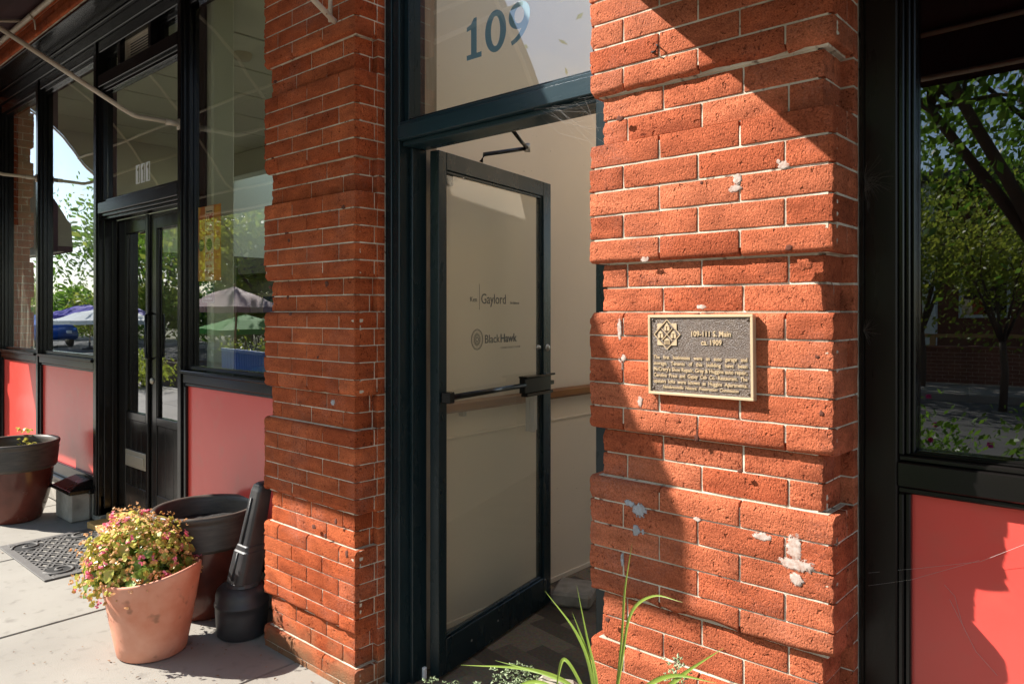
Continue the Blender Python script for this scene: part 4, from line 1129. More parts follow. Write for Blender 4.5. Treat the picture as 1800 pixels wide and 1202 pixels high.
# begonia
bg = thing('begonia', 'bushy begonia with pink flowers and lime and rusty leaves in the terracotta pot', 'potted plant', (-3.285, -0.36, 0.285))
def leaf_mesh(m, L=0.045, W=0.034, curl=0.006):
    vs = []; fs = []
    n = 5
    for i in range(n + 1):
        t = i / n
        w = W * math.sin(math.pi * min(1, t * 0.93 + 0.06)) ** 0.8 / 2 * (1 if t < 1 else 0.05)
        z = -curl * 4 * (t - 0.4) ** 2
        vs += [(t * L, -w, z + curl * .7), (t * L, 0, z), (t * L, w, z + curl * .7)]
    for i in range(n):
        for j in range(2):
            a = i * 3 + j
            fs.append((a, a + 3, a + 4, a + 1))
    me = bpy.data.meshes.new('leaf'); me.from_pydata(vs, [], fs); me.materials.append(m)
    for p in me.polygons: p.use_smooth = True
    return me
lms = [leaf_mesh(M['bleaf'], .060, .052), leaf_mesh(M['bleaf2'], .055, .038), leaf_mesh(M['bleaf3'], .034, .024), leaf_mesh(M['bleaf'], .038, .034), leaf_mesh(M['bleaf2'], .032, .026)]
rb = random.Random(5)
def dome(rmin, rmax):
    while True:
        d = Vector((rb.gauss(0, 1), rb.gauss(0, 1), rb.gauss(0, 1)))
        d.normalize()
        if d.z > -0.25: break
    k = rb.uniform(rmin, rmax)
    lump = 1 + 0.20 * noise.noise(d * 2.2 + Vector((3, 1, 0)))
    return Vector((d.x * 0.225 * k * lump - 0.035, d.y * 0.215 * k * lump - 0.01, max(-0.05, d.z * 0.235 * k * lump + 0.045))), d
def orient(d, tilt):
    up = (d + Vector((rb.uniform(-1, 1), rb.uniform(-1, 1), rb.uniform(-.3, 1))) * tilt).normalized()
    t = up.cross(Vector((rb.uniform(-1, 1), rb.uniform(-1, 1), rb.uniform(-1, 1)))).normalized()
    b = up.cross(t)
    return Matrix((t, b, up)).transposed()
for i in range(290):
    p, d = dome(0.45, 1.0)
    low = p.z < 0.09
    me = lms[0] if low and rb.random() < .7 else rb.choice([lms[1], lms[2], lms[3], lms[4], lms[1]])
    o = ob('leaf', me, bg)
    o.matrix_local = Matrix.Translation(p) @ orient(d, 0.7).to_4x4() @ Matrix.Scale(rb.uniform(0.75, 1.25), 4)
def scatter(name, m, n, s0, s1, rmin, rmax, parent, petals=3):
    verts = []; faces = []
    for i in range(n):
        p, d = dome(rmin, rmax)
        for q in range(petals):
            Q = orient(d, 1.2); s = rb.uniform(s0, s1)
            c = p + Vector((rb.uniform(-1, 1), rb.uniform(-1, 1), rb.uniform(-1, 1))) * s * 0.8
            k = len(verts)
            for (x, y, z) in ((-1, 0, .2), (-.3, -.7, 0), (.7, -.6, .15), (1, 0.1, .3), (.5, .7, 0), (-.4, .6, .1)):
                verts.append(c + Q @ Vector((x * s, y * s, z * s)))
            faces.append(tuple(range(k, k + 6)))
    me = bpy.data.meshes.new(name); me.from_pydata(verts, [], faces); me.materials.append(m)
    return stuff(ob(name, me, parent))
scatter('small_leaves', M['bleaf2'], 620, .008, .016, 0.6, 1.02, bg)
scatter('inner_leaves', M['bleaf'], 420, .008, .016, 0.3, 0.85, bg)
scatter('rusty_bracts', M['bleaf3'], 420, .004, .009, 0.88, 1.1, bg)
scatter('dry_petals', M['orangeb'], 330, .004, .008, 0.85, 1.2, bg)
def blossom_cluster(m, n):
    verts = []; faces = []
    for i in range(n):
        p, d = dome(0.98, 1.1)
        for q in range(rb.randint(2, 7)):
            c0 = p + Vector((rb.uniform(-1, 1), rb.uniform(-1, 1), rb.uniform(-1, 1))) * 0.013
            for r_ in range(4):
                Q = orient(d, 0.9); s = rb.uniform(.0055, .0095); k = len(verts)
                for (x, y, z) in ((0, 0, 0), (.5, -.6, .3), (1.3, -.5, .2), (1.6, 0, .0), (1.3, .5, .2), (.5, .6, .3)):
                    verts.append(c0 + Q @ Vector((x * s, y * s, z * s)))
                faces.append(tuple(range(k, k + 6)))
    me = bpy.data.meshes.new('blossoms'); me.from_pydata(verts, [], faces); me.materials.append(m)
    return stuff(ob('blossoms', me, bg))
blossom_cluster(M['pink'], 48)
bm = bmesh.new()
for i in range(36):
    p, d = dome(0.7, 1.0)
    add_tube(bm, [(-0.01 + rb.uniform(-.05, .05), rb.uniform(-.05, .05), 0.0), (p.x * .5, p.y * .5, p.z * .6), p], 0.0028, 5)
stuff(ob('stems', mesh_from_bm('stems', bm, M['bleaf3'], True), bg))
# shoots in the left planter
sh = thing('green_shoots', 'bright green leafy shoots in the left-hand brown planter', 'plant', (-6.0, -0.16, 0.45))
for k in range(9):
    x, y = rb.uniform(-.16, .2), rb.uniform(-.12, .14)
    h = 0.16 if k < 2 else rb.uniform(0.02, 0.06)
    if k < 2: x = -0.2 + .05 * k
    for q in range(14 if k < 2 else 8):
        o = ob('leaf', lms[4], sh)
        dd = Vector((rb.uniform(-1, 1), rb.uniform(-1, 1), 0.8)).normalized()
        o.matrix_local = Matrix.Translation((x + rb.uniform(-.02, .02), y + rb.uniform(-.02, .02), h * rb.random())) @ orient(dd, .5).to_4x4()
M['lime'] = mat('lime_shoot', (0.30, 0.46, 0.04), 0.4, translucent=.3)

# ------------------------------------------------------------------ smokers' post
ap = thing('ash_receptacle', 'black plastic cigarette receptacle leaning beside the left brick pier', 'ash receptacle', (-3.10, -0.01, 0))
bm = bmesh.new()
lathe(bm, [(0.0, 0.0), (0.095, 0.0), (0.104, 0.008), (0.110, 0.06), (0.113, 0.105), (0.113, 0.135), (0.117, 0.139), (0.117, 0.148), (0.113, 0.152), (0.112, 0.185), (0.106, 0.205), (0.092, 0.219), (0.07, 0.228), (0.052, 0.232)], 64)
ob('base', mesh_from_bm('base', bm, M['plastic'], True), ap)
bm = bmesh.new()
def rrect(cx, cy, z, w, d, r, n=5):
    out = []
    for (sx, sy, a0) in ((1, 1, 0), (-1, 1, 90), (-1, -1, 180), (1, -1, 270)):
        for i in range(n):
            a = R(a0 + 90 * i / (n - 1))
            out.append(bm.verts.new((cx + sx * (w / 2 - r) + r * math.cos(a), cy + sy * (d / 2 - r) + r * math.sin(a), z)))
    return out
rings = []
for (t, w, d, r) in [(0.225, .150, .150, .07), (0.236, .142, .142, .066), (0.242, .126, .122, .03), (0.30, .122, .116, .026), (0.38, .114, .108, .024), (0.386, .104, .098, .02), (0.405, .098, .094, .018), (0.41, .090, .086, .016), (0.52, .084, .078, .016), (0.65, .078, .070, .016), (0.675, .066, .06, .016), (0.685, .04, .04, .014)]:
    k = t - 0.225
    rings.append(rrect(0.012 + k * 0.19, 0.0 + k * 0.10, t, w, d, r))
for i in range(len(rings) - 1):
    n = len(rings[i])
    for k in range(n): bm.faces.new((rings[i][k], rings[i][(k + 1) % n], rings[i + 1][(k + 1) % n], rings[i + 1][k]))
bm.faces.new(rings[-1])
nk = ob('neck', mesh_from_bm('neck', bm, M['plastic'], False), ap)
for p in nk.data.polygons: p.use_smooth = False
tube('rib_line', M['plastic'], nk, [(0.045, -0.026, 0.415), (0.083, 0.001, 0.62)], 0.005, 6)
tube('rib_line', M['plastic'], nk, [(0.018, -0.059, 0.255), (0.040, -0.040, 0.378)], 0.005, 6)
boxes('drip_mark', M['stone'], ap, [(-0.03, -0.015, -0.114, -0.110, 0.142, 0.158)], 0.002)

# ------------------------------------------------------------------ door mat
mt = thing('door_mat', 'grey rubber openwork door mat with scroll corners on the sidewalk', 'door mat', (-4.895, -0.125, 0.0))
mw, md = 0.86, 0.545
mb = M['rubber']
bm = bmesh.new()
fw = 0.045
for t_ in [(-mw / 2, mw / 2, -md / 2, -md / 2 + fw), (-mw / 2, mw / 2, md / 2 - fw, md / 2), (-mw / 2, -mw / 2 + fw, -md / 2 + fw, md / 2 - fw), (mw / 2 - fw, mw / 2, -md / 2 + fw, md / 2 - fw)]:
    add_box(bm, *t_, 0.001, 0.010, b=0.002)
ob('border', mesh_from_bm('border', bm, mb), mt)
bm = bmesh.new()
hw, hd_ = mw / 2 - fw, md / 2 - fw
def clipline(px, py, dx, dy):
    t0, t1 = -9, 9
    for p_, d_, lim in ((px, dx, hw), (py, dy, hd_)):
        a_, b_ = (-lim - p_) / d_, (lim - p_) / d_
        if a_ > b_: a_, b_ = b_, a_
        t0, t1 = max(t0, a_), min(t1, b_)
    return t0, t1
for sgn in (1, -1):
    d_ = Vector((0.86, 0.5 * sgn, 0)).normalized()
    n_ = Vector((-d_.y, d_.x, 0))
    for k in range(-7, 8):
        for off in (0, 0.026):
            px, py = n_.x * (k * 0.072 + off), n_.y * (k * 0.072 + off)
            t0, t1 = clipline(px, py, d_.x, d_.y)
            if t1 - t0 < 0.03: continue
            a_ = Vector((px, py, 0)) + d_ * t0; b_ = Vector((px, py, 0)) + d_ * t1
            q = n_ * 0.0055
            z1 = 0.0085 if sgn > 0 else 0.0078
            vs = [bm.verts.new(v) for v in (a_ - q + Vector((0, 0, .001)), b_ - q + Vector((0, 0, .001)), b_ + q + Vector((0, 0, .001)), a_ + q + Vector((0, 0, .001)),
                                            a_ - q + Vector((0, 0, z1)), b_ - q + Vector((0, 0, z1)), b_ + q + Vector((0, 0, z1)), a_ + q + Vector((0, 0, z1)))]
            for f_ in ((0, 3, 2, 1), (4, 5, 6, 7), (0, 1, 5, 4), (1, 2, 6, 5), (2, 3, 7, 6), (3, 0, 4, 7)): bm.faces.new([vs[i] for i in f_])
ob('lattice', mesh_from_bm('lattice', bm, mb), mt)
for sx in (-1, 1):
    for sy in (-1, 1):
        bm = bmesh.new()
        cx, cy = sx * (hw - 0.085), sy * (hd_ - 0.075)
        bmesh.ops.create_circle(bm, cap_ends=True, radius=0.082, segments=28, matrix=Matrix.Translation((cx, cy, 0.0088)))
        ob('scroll_disc', mesh_from_bm('scroll_disc', bm, M['dark']), mt)
        bm = bmesh.new()
        add_tube(bm, [(cx + (0.008 + 0.0105 * i / 2.6) * math.cos(i * 0.42) * sx, cy + (0.008 + 0.0105 * i / 2.6) * math.sin(i * 0.42) * sy, 0.0085) for i in range(20)], 0.0085, 6)
        ob('scroll', mesh_from_bm('scroll', bm, mb, True), mt)

# ------------------------------------------------------------------ near planter with daylily
np_ = thing('stone_trough', 'weathered pale trough at the foot of the sunlit pier, mostly below the frame', 'planter', (-1.30, -0.20, 0))
boxes('trough_wall', M['stone'], np_, [(-0.30, 0.5, -0.21, -0.16, 0, 0.22), (-0.30, 0.5, 0.10, 0.15, 0, 0.22), (-0.30, -0.25, -0.16, 0.10, 0, 0.22), (0.45, 0.5, -0.16, 0.10, 0, 0.22)], 0.012)
boxes('soil', M['soil'], np_, [(-0.25, 0.45, -0.16, 0.10, 0.02, 0.20)], 0)
bm = bmesh.new(); add_box(bm, -0.06, 0.06, -0.05, 0.05, -0.20, 0.105, b=0.02)
bmesh.ops.subdivide_edges(bm, edges=bm.edges[:], cuts=1, use_grid_fill=True)
for v in bm.verts: v.co += 0.012 * noise.noise_vector(v.co * 18)
tag(ob('rock', mesh_from_bm('rock', bm, M['stone'], False), None, (-1.165, -0.19, 0.385), (0, 0, 0.6)), 'pale broken stone among the plants by the pier base', 'rock')
dl = thing('daylily', 'long bright green strap leaves arching in front of the sunlit pier', 'plant', (-1.10, -0.20, 0.385))
def blade(pts, w):
    pts = [Vector(p) for p in pts]
    # Catmull-Rom through the points
    out = []
    q = [pts[0] * 2 - pts[1]] + pts + [pts[-1] * 2 - pts[-2]]
    for i in range(1, len(q) - 2):
        for k in range(7):
            t = k / 7
            out.append(0.5 * ((2 * q[i]) + (q[i + 1] - q[i - 1]) * t + (2 * q[i - 1] - 5 * q[i] + 4 * q[i + 1] - q[i + 2]) * t * t + (3 * q[i] - q[i - 1] - 3 * q[i + 1] + q[i + 2]) * t ** 3))
    out.append(pts[-1])
    bm = bmesh.new(); pv = None
    n = len(out)
    for i, p in enumerate(out):
        t = (out[min(i + 1, n - 1)] - out[max(i - 1, 0)]).normalized()
        view = (Vector((0.2, -1, 0.25))).normalized()
        s = t.cross(view).normalized()
        ww = 0.72 * w * min(1, (1 - i / (n - 1)) * 2.4 + 0.04) * (0.75 + 0.25 * min(1, i / 6))
        a_ = bm.verts.new(p - s * ww); c_ = bm.verts.new(p + view * -ww * 0.5); b_ = bm.verts.new(p + s * ww)
        if pv:
            bm.faces.new((pv[0], a_, c_, pv[1])); bm.faces.new((pv[1], c_, b_, pv[2]))
        pv = (a_, c_, b_)
    ob('leaf_blade', mesh_from_bm('leaf_blade', bm, M['blade'], True), dl)
def at(px, py, Y):       # a point on the vertical plane y = Y
    S, C = math.sin(R(41.6)), math.cos(R(41.6))
    dx = -S * 1294 + C * (px - 900); dy = C * 1294 + S * (px - 900); dz = 548 - py
    t = (Y + 1.676) / dy
    return Vector((dx * t + 1.10, Y + 0.20, 1.44 + dz * t - 0.385))
for pts, w in [
    ([(1075, 1290, -.20), (1092, 1130, -.20), (1098, 1040, -.21), (1111, 955, -.22)], .0042),
    ([(1070, 1290, -.20), (1090, 1180, -.20), (1108, 1080, -.20), (1148, 1047, -.21), (1200, 1058, -.22)], .0050),
    ([(1050, 1290, -.20), (1038, 1180, -.20), (1012, 1110, -.19), (958, 1038, -.18)], .0058),
    ([(1054, 1290, -.20), (1044, 1190, -.20), (1026, 1130, -.19), (1006, 1076, -.19)], .0058),
    ([(1056, 1290, -.20), (1048, 1190, -.20), (1032, 1120, -.19), (1014, 1030, -.18)], .0046),
    ([(1060, 1300, -.20), (1010, 1210, -.19), (930, 1176, -.18), (810, 1168, -.17)], .0075),
    ([(1062, 1300, -.20), (1015, 1215, -.20), (960, 1185, -.21), (870, 1160, -.22)], .0060),
    ([(1060, 1300, -.22), (1020, 1200, -.22), (992, 1158, -.22), (981, 1190, -.22), (978, 1230, -.22)], .0060),
    ([(1060, 1300, -.20), (1120, 1220, -.2), (1180, 1187, -.2), (1260, 1200, -.21)], .0070),
    ([(1080, 1300, -.20), (1150, 1230, -.2), (1200, 1185, -.2), (1272, 1138, -.2)], .0070),
    ([(1050, 1300, -.24), (980, 1215, -.24), (930, 1198, -.24), (880, 1225, -.24)], .0065)]:
    blade([at(*p) for p in pts], w)
sdm = thing('sedum', 'small grey-green sedum sprigs along the bottom edge of the doorway', 'plant', (-1.45, -0.2, 0.385))
verts = []; faces = []
rs = random.Random(3)
def sprig(c, h, n):
    for i in range(n):
        p = Vector(c) + Vector((rs.gauss(0, .012), rs.gauss(0, .012), h * i / n))
        for k in range(4):
            a = rs.uniform(0, 6.28); s = rs.uniform(.004, .008)
            d = Vector((math.cos(a), math.sin(a), rs.uniform(.1, .7))) * s
            e = Vector((-math.sin(a), math.cos(a), 0)) * s * .4
            k0 = len(verts)
            verts.extend([p, p + d * .6 - e, p + d * 1.4, p + d * .6 + e, p + Vector((0, 0, s * .4)) + d * .7]); faces.extend([(k0, k0 + 1, k0 + 2, k0 + 4), (k0, k0 + 4, k0 + 2, k0 + 3)])
for px, top in [(905, 1165), (920, 1180), (890, 1178), (935, 1190), (960, 1195), (765, 1186), (800, 1194), (752, 1196), (870, 1172), (1184, 1152), (1192, 1160), (840, 1200), (915, 1170), (900, 1190), (925, 1176), (880, 1186), (945, 1186)]:
    v = at(px, top, -.16) + Vector((-1.10, -.2, .385)) - Vector((-1.45, -.2, .385))
    h = max(v.z, .03)
    sprig((v.x, v.y, v.z - h), h, int(h / .0032))
me = bpy.data.meshes.new('sprigs'); me.from_pydata(verts, [], faces); me.materials.append(M['sedum'])
stuff(ob('sprigs', me, sdm))

for nm, xa, xb, ya, yb, lab in (('planting_bed', -1.58, 5.0, -0.62, 0.13, 'mulched planting bed with stone edging under the right-hand shop window'), ('planting_bed', -1.9, 5.0, -3.7, -2.35, 'mulched kerbside planting bed with azaleas, seen reflected')):
    pb = thing(nm, lab, 'planting bed', ((xa + xb) / 2, (ya + yb) / 2, 0))
    w2, d2 = (xb - xa) / 2, (yb - ya) / 2
    boxes('edging', M['stone'], pb, [(-w2, w2, -d2, -d2 + .06, 0, .1), (-w2, -w2 + .06, -d2 + .061, d2, 0, .1)], .01)
    boxes('mulch', M['soil'], pb, [(-w2 + .061, w2, -d2 + .061, d2, 0.0, .075)], 0)
rl = random.Random(21)
vs = []; fs = []
for i in range(420):
    if i < 170: x, y = rl.gauss(-3.2, .35), rl.gauss(-.35, .3)
    elif i < 300: x, y = rl.uniform(-5.6, -2.3), 0.2 - abs(rl.gauss(0, .12))
    else: x, y = rl.uniform(-6, -2.3), rl.uniform(-1.4, .15)
    if -2.95 < x < -2.26 and y > -.01: continue
    sz = rl.uniform(.0015, .006) if rl.random() < .85 else rl.uniform(.006, .012)
    a = rl.uniform(0, 6.3); k = len(vs); z = 0.0035
    c_, s_ = math.cos(a) * sz, math.sin(a) * sz
    vs += [(x - c_, y - s_, z), (x + s_ * .5, y - c_ * .5, z + sz * .3), (x + c_, y + s_, z + sz * .2), (x - s_ * .5, y + c_ * .5, z + sz * .5)]; fs.append((k, k + 1, k + 2, k + 3))
me = bpy.data.meshes.new('leaf_litter'); me.from_pydata(vs, [], fs); me.materials.append(mat('litter_brown', (0.16, 0.09, 0.05), 0.9, (0.35, 0.2, 0.1), 40, coord='World'))
stuff(tag(ob('leaf_litter', me), 'tiny dry bits and fallen petals scattered on the pale sidewalk', 'litter'))
# ------------------------------------------------------------------ cobwebs
def web(name, label, m, lines, r):
    bm = bmesh.new()
    for l_ in lines: add_tube(bm, l_, r, 3)
    return tag(ob(name, mesh_from_bm(name, bm, m)), label, 'cobweb')
rw = random.Random(9)
L_ = []
for i in range(26):
    a = Vector((-1.29 - rw.random() * .25, YD - .002, 2.09 - rw.random() * .02)); b = Vector((-1.20 - rw.random() * 0.05, 0.02 + rw.random() * .1, 2.07 - rw.random() * .25))
    m_ = (a + b) / 2 + Vector((0, 0, -rw.random() * .03))
    L_.append([a, m_, b])
web('cobweb', 'fine cobweb strands under the transom bar beside the sunlit pier', M['web'], L_[:16], 0.00013)
L_ = []
for i in range(46):
    c = Vector((-0.528, 0.164, 1.74)); a = rw.uniform(-1.5, 1.5); l = rw.uniform(.02, .07)
    L_.append([c + Vector((0, 0, rw.uniform(-.02, .02))), c + Vector((math.cos(a) * l * .6, -.01 * rw.random(), math.sin(a) * l * .6 + .006)), c + Vector((math.cos(a) * l, -.02 * rw.random(), math.sin(a) * l))])
web('cobweb', 'dusty cobweb tuft high on the black post beside the brick reveal', M['webd'], L_, 0.00018)
L_ = []
for i in range(24):
    c = Vector((-0.530, 0.164, 1.395)); a = rw.uniform(-1.2, 1.5); l = rw.uniform(.015, .04)
    L_.append([c, c + Vector((math.cos(a) * l, -.01 * rw.random(), math.sin(a) * l))])
web('cobweb', 'smaller dusty cobweb tuft lower on the black post, level with the plaque', M['webd'], L_, 0.00018)
L_ = [[(-0.52, YR - .003, .83), (-0.42, YR + .01, .86), (-0.30, YR + .02, .90), (-0.18, YR + .0, .985), (-0.16, YR, 1.02)], [(-0.36, YR + .03, .80), (-0.33, YR + .03, .74), (-0.31, YR + .03, .70), (-0.27, YR + .03, .66)],
      [(-0.37, YR + .03, .83), (-0.35, YR + .03, .81), (-0.335, YR + .03, .75)], [(-0.52, YR - .003, .80), (-0.43, YR, .835), (-0.3, YR + .01, .905)]]
web('cobweb', 'thin cobweb threads strung across the shaded part of the right red panel', M['web'], L_, 0.0003)

# ------------------------------------------------------------------ things across the street (seen in the glass)
def tree(loc, h, cr, label, leafm='leaf', n=2600, ls=0.13, limbs=6, r0=0.16, cz=0.62, seed=1, trunk_h=None, flat=0.75):
    rt = random.Random(seed)
    t = thing('tree', label, 'tree', loc)
    th_ = trunk_h or h * 0.32
    bm = bmesh.new()
    add_tube(bm, [(0, 0, -0.2), (0.03, 0, th_ * .5), (0, 0.04, th_)], r0, 10, r0 * .75)
    tips = []
    for i in range(limbs):
        a = 2 * math.pi * i / limbs + rt.uniform(-.3, .3)
        e = Vector((math.cos(a) * cr * .75, math.sin(a) * cr * .75, th_ + (h - th_) * rt.uniform(.35, .85)))
        m_ = Vector((e.x * .42, e.y * .42, th_ + (e.z - th_) * .55))
        add_tube(bm, [(0, 0.04, th_ * .93), m_, e], r0 * .5, 7, r0 * .1); tips.append(e)
        for q in range(3):
            e2 = m_ + Vector((rt.uniform(-1, 1), rt.uniform(-1, 1), rt.uniform(.1, 1))) * cr * .45
            add_tube(bm, [m_, (m_ + e2) / 2 + Vector((0, 0, .1)), e2], r0 * .22, 5, r0 * .05); tips.append(e2)
    ob('trunk', mesh_from_bm('trunk', bm, M['bark'], True), t)
    vs = []; fs = []
    clumps = tips + [Vector((rt.gauss(0, cr * .45), rt.gauss(0, cr * .45), h * cz + rt.gauss(0, (h - th_) * .22))) for _ in range(14)]
    for i in range(n):
        c = rt.choice(clumps)
        sp = cr * .26
        p = c + Vector((rt.gauss(0, sp), rt.gauss(0, sp), rt.gauss(0, sp * flat)))
        if p.z < th_ * .75: p.z = th_ * .75 + rt.random() * .4
        d = Vector((rt.gauss(0, 1), rt.gauss(0, 1), rt.gauss(0.4, 1))).normalized()
        u = d.orthogonal().normalized(); v = d.cross(u); s = ls * rt.uniform(.6, 1.2)
        k = len(vs)
        vs += [p - u * s, p - v * s * .5, p + u * s, p + v * s * .5]; fs.append((k, k + 1, k + 2, k + 3))
    me = bpy.data.meshes.new('crown'); me.from_pydata(vs, [], fs); me.materials.append(M[leafm])
    ob('crown', me, t)
    return t
tree((-0.75, -6.9, 0), 8.0, 3.6, 'large street tree with forking limbs across from the plaque pier, seen reflected', n=15000, ls=.075, r0=.15, trunk_h=1.9, seed=4, limbs=8)
tree((-3.6, -13.9, 0), 4.6, 1.7, 'small yellowish tree by the far low brick wall, seen reflected', 'leaf2', 5200, .06, r0=.09, seed=8, trunk_h=1.1)
tree((-0.8, -16.2, 0), 6.4, 2.4, 'green tree behind the low brick wall, seen reflected', 'leaf', 5200, .07, r0=.12, seed=12, trunk_h=1.6)
tree((-1.9, -11.6, 0), 3.6, 1.3, 'small bright yellowish tree at the far kerb, seen reflected in the right window', 'leaf2', 4500, .05, r0=.06, seed=18, trunk_h=1.0)
tree((-6.8, -17.5, 0), 8.5, 3.2, 'broad tree behind the low brick wall towards the left', 'leaf', 3000, .15, seed=14)
for i, (x, y, h, r_, lm_) in enumerate([(-17, -12.5, 7, 3.0, 'leaf'), (-22, -15, 9, 3.8, 'leaf'), (-27, -13.5, 8, 3.5, 'leaf2'), (-33, -16, 9, 4.2, 'leaf'), (-40, -14.5, 8, 4, 'leaf'), (-46, -19, 10, 4.5, 'leaf2'), (-29, -22, 10, 4.5, 'leaf'), (-11.5, -18.5, 9, 3.6, 'leaf2'), (-19.5, -21, 9.5, 4.2, 'leaf')]):
    tree((x, y, 0), h, r_, ['dense green tree across the street facing the shop windows', 'tall green tree behind the maroon umbrella', 'yellow-green tree further down the street', 'big tree far down the street beyond the blue car',
          'wide tree at the far left of the reflected street', 'farthest yellow-green tree of the reflected street', 'tall tree rising behind the street trees', 'yellow-green tree left of the low brick wall', 'large tree behind the dense street tree'][i], lm_, 6500, .15, seed=30 + i, trunk_h=h * .2, cz=.55)

# low brick wall across the street
lw = thing('low_brick_wall', 'low brown brick wall with a coping across the street', 'wall', (-2, -15.0, 0))
M['brick_far'] = mat('brown_brick', (0.17, 0.07, 0.045), 0.9, (0.26, 0.11, 0.07), 3, coord='World')
bm = bmesh.new()
for k in range(9):
    x = -9 + (0.11 if k % 2 else 0)
    while x < 8.8:
        if x > -6.5 and x < 6:
            add_box(bm, x + 0.005, x + 0.215, -0.10, 0.10, 0.0 + k * 0.078, 0.070 + k * 0.078)
        x += 0.22
stuff(ob('bricks', mesh_from_bm('bricks', bm, M['brick_far']), lw))
boxes('mortar', M['mortar'], lw, [(-6.4, 6, -0.09, 0.09, -0.1, 0.70)], 0)
boxes('coping', M['brick_far'], lw, [(-6.5, 6.1, -0.14, 0.14, 0.7, 0.76)], 0.01)
fn = thing('rail_fence', 'low wooden rail fence running above the brick wall', 'fence', (-2, -15.6, 0.0))
boxes('rail', M['tan'], fn, [(-6, 5, -0.03, 0.03, 0.92, 1.0)], 0)
for k in range(6): boxes('post', M['tan'], fn, [(-6 + k * 2.1, -5.9 + k * 2.1, -0.05, 0.05, 0, 1.0)], 0)
# house with white columns
hs = thing('house', 'brick house with white porch columns behind the low wall', 'house', (-3, -24, 0))
boxes('wall', M['brick_far'], hs, [(-7, 8, -3, 0, 0, 5.2)], 0)
boxes('roof', mat('grey_shingle', (0.08, 0.075, 0.07), 0.9), hs, [(-7.4, 8.4, -3.4, 1.8, 5.2, 5.5)], 0.05)
for k in range(5): boxes('column', M['white'], hs, [(-5.5 + k * 3.0, -5.15 + k * 3.0, 1.2, 1.55, 0.3, 5.2)], 0.03)
boxes('porch_floor', M['concrete'], hs, [(-7, 8, 0.0, 1.8, 0.0, 0.3)], 0.02)
for k in range(4):
    w_ = boxes('window', M['white'], hs, [(-4.8 + k * 3, -3.4 + k * 3, -0.02, 0.06, 1.3, 3.2)], 0.01)
    boxes('pane', M['glassr'], w_, [(-4.7 + k * 3, -3.5 + k * 3, 0.065, 0.075, 1.4, 3.1)], 0)
# azalea bush near the kerb
def bush(loc, r_, h, label, n=1500, flower=None, seed=2, leafm='leaf', ls=.03):
    rt = random.Random(seed)
    t = thing('bush', label, 'bush', loc)
    vs = []; fs = []
    cl = [Vector((rt.gauss(0, r_ * .5), rt.gauss(0, r_ * .3), rt.uniform(.25, .85) * h)) for _ in range(16)]
    for i in range(n):
        c = rt.choice(cl); p = c + Vector((rt.gauss(0, r_ * .16), rt.gauss(0, r_ * .16), rt.gauss(0, h * .13)))
        p.z = max(p.z, .02)
        d = Vector((rt.gauss(0, 1), rt.gauss(0, 1), rt.gauss(.5, 1))).normalized()
        u = d.orthogonal().normalized(); v = d.cross(u); s = ls * rt.uniform(.6, 1.2); k = len(vs)
        vs += [p - u * s, p - v * s * .4, p + u * s, p + v * s * .4]; fs.append((k, k + 1, k + 2, k + 3))
    me = bpy.data.meshes.new('foliage'); me.from_pydata(vs, [], fs); me.materials.append(M[leafm])
    stuff(ob('foliage', me, t))
    bm = bmesh.new()
    for c in cl: add_tube(bm, [(0, 0, 0), c * .6 + Vector((0, 0, -.02)), c], .012, 5, .004)
    ob('stems', mesh_from_bm('stems', bm, M['bark'], True), t)
    if flower:
        vs = []; fs = []
        for i in range(40):
            c = rt.choice(cl); p = c + Vector((rt.gauss(0, r_ * .2), rt.gauss(0, r_ * .2), rt.gauss(0, h * .12)))
            for q in range(4):
                d = Vector((rt.gauss(0, 1), rt.gauss(0, 1), rt.gauss(0, 1))).normalized(); u = d.orthogonal().normalized(); v = d.cross(u); s = .022; k = len(vs)
                vs += [p - u * s, p - v * s, p + u * s, p + v * s]; fs.append((k, k + 1, k + 2, k + 3))
        me = bpy.data.meshes.new('flowers'); me.from_pydata(vs, [], fs); me.materials.append(M[flower])
        stuff(ob('flowers', me, t))
bush((-0.95, -3.2, 0), .7, .95, 'azalea bush with magenta flowers by the kerb, seen reflected in the right window', 2600, 'magenta')
bush((0.1, -3.4, 0), .55, .75, 'lower azalea bush beside the flowering one, seen reflected', 1800, 'magenta', 5)
bush((-13.3, -5.6, 0), .9, .9, 'yellow-green shrub under the maroon umbrella', 1600, None, 6, 'leaf2', .05)
bush((-14.8, -3.6, 0), .9, .7, 'low yellow-green shrub beside the brown planter bed', 1500, None, 7, 'leaf2', .05)

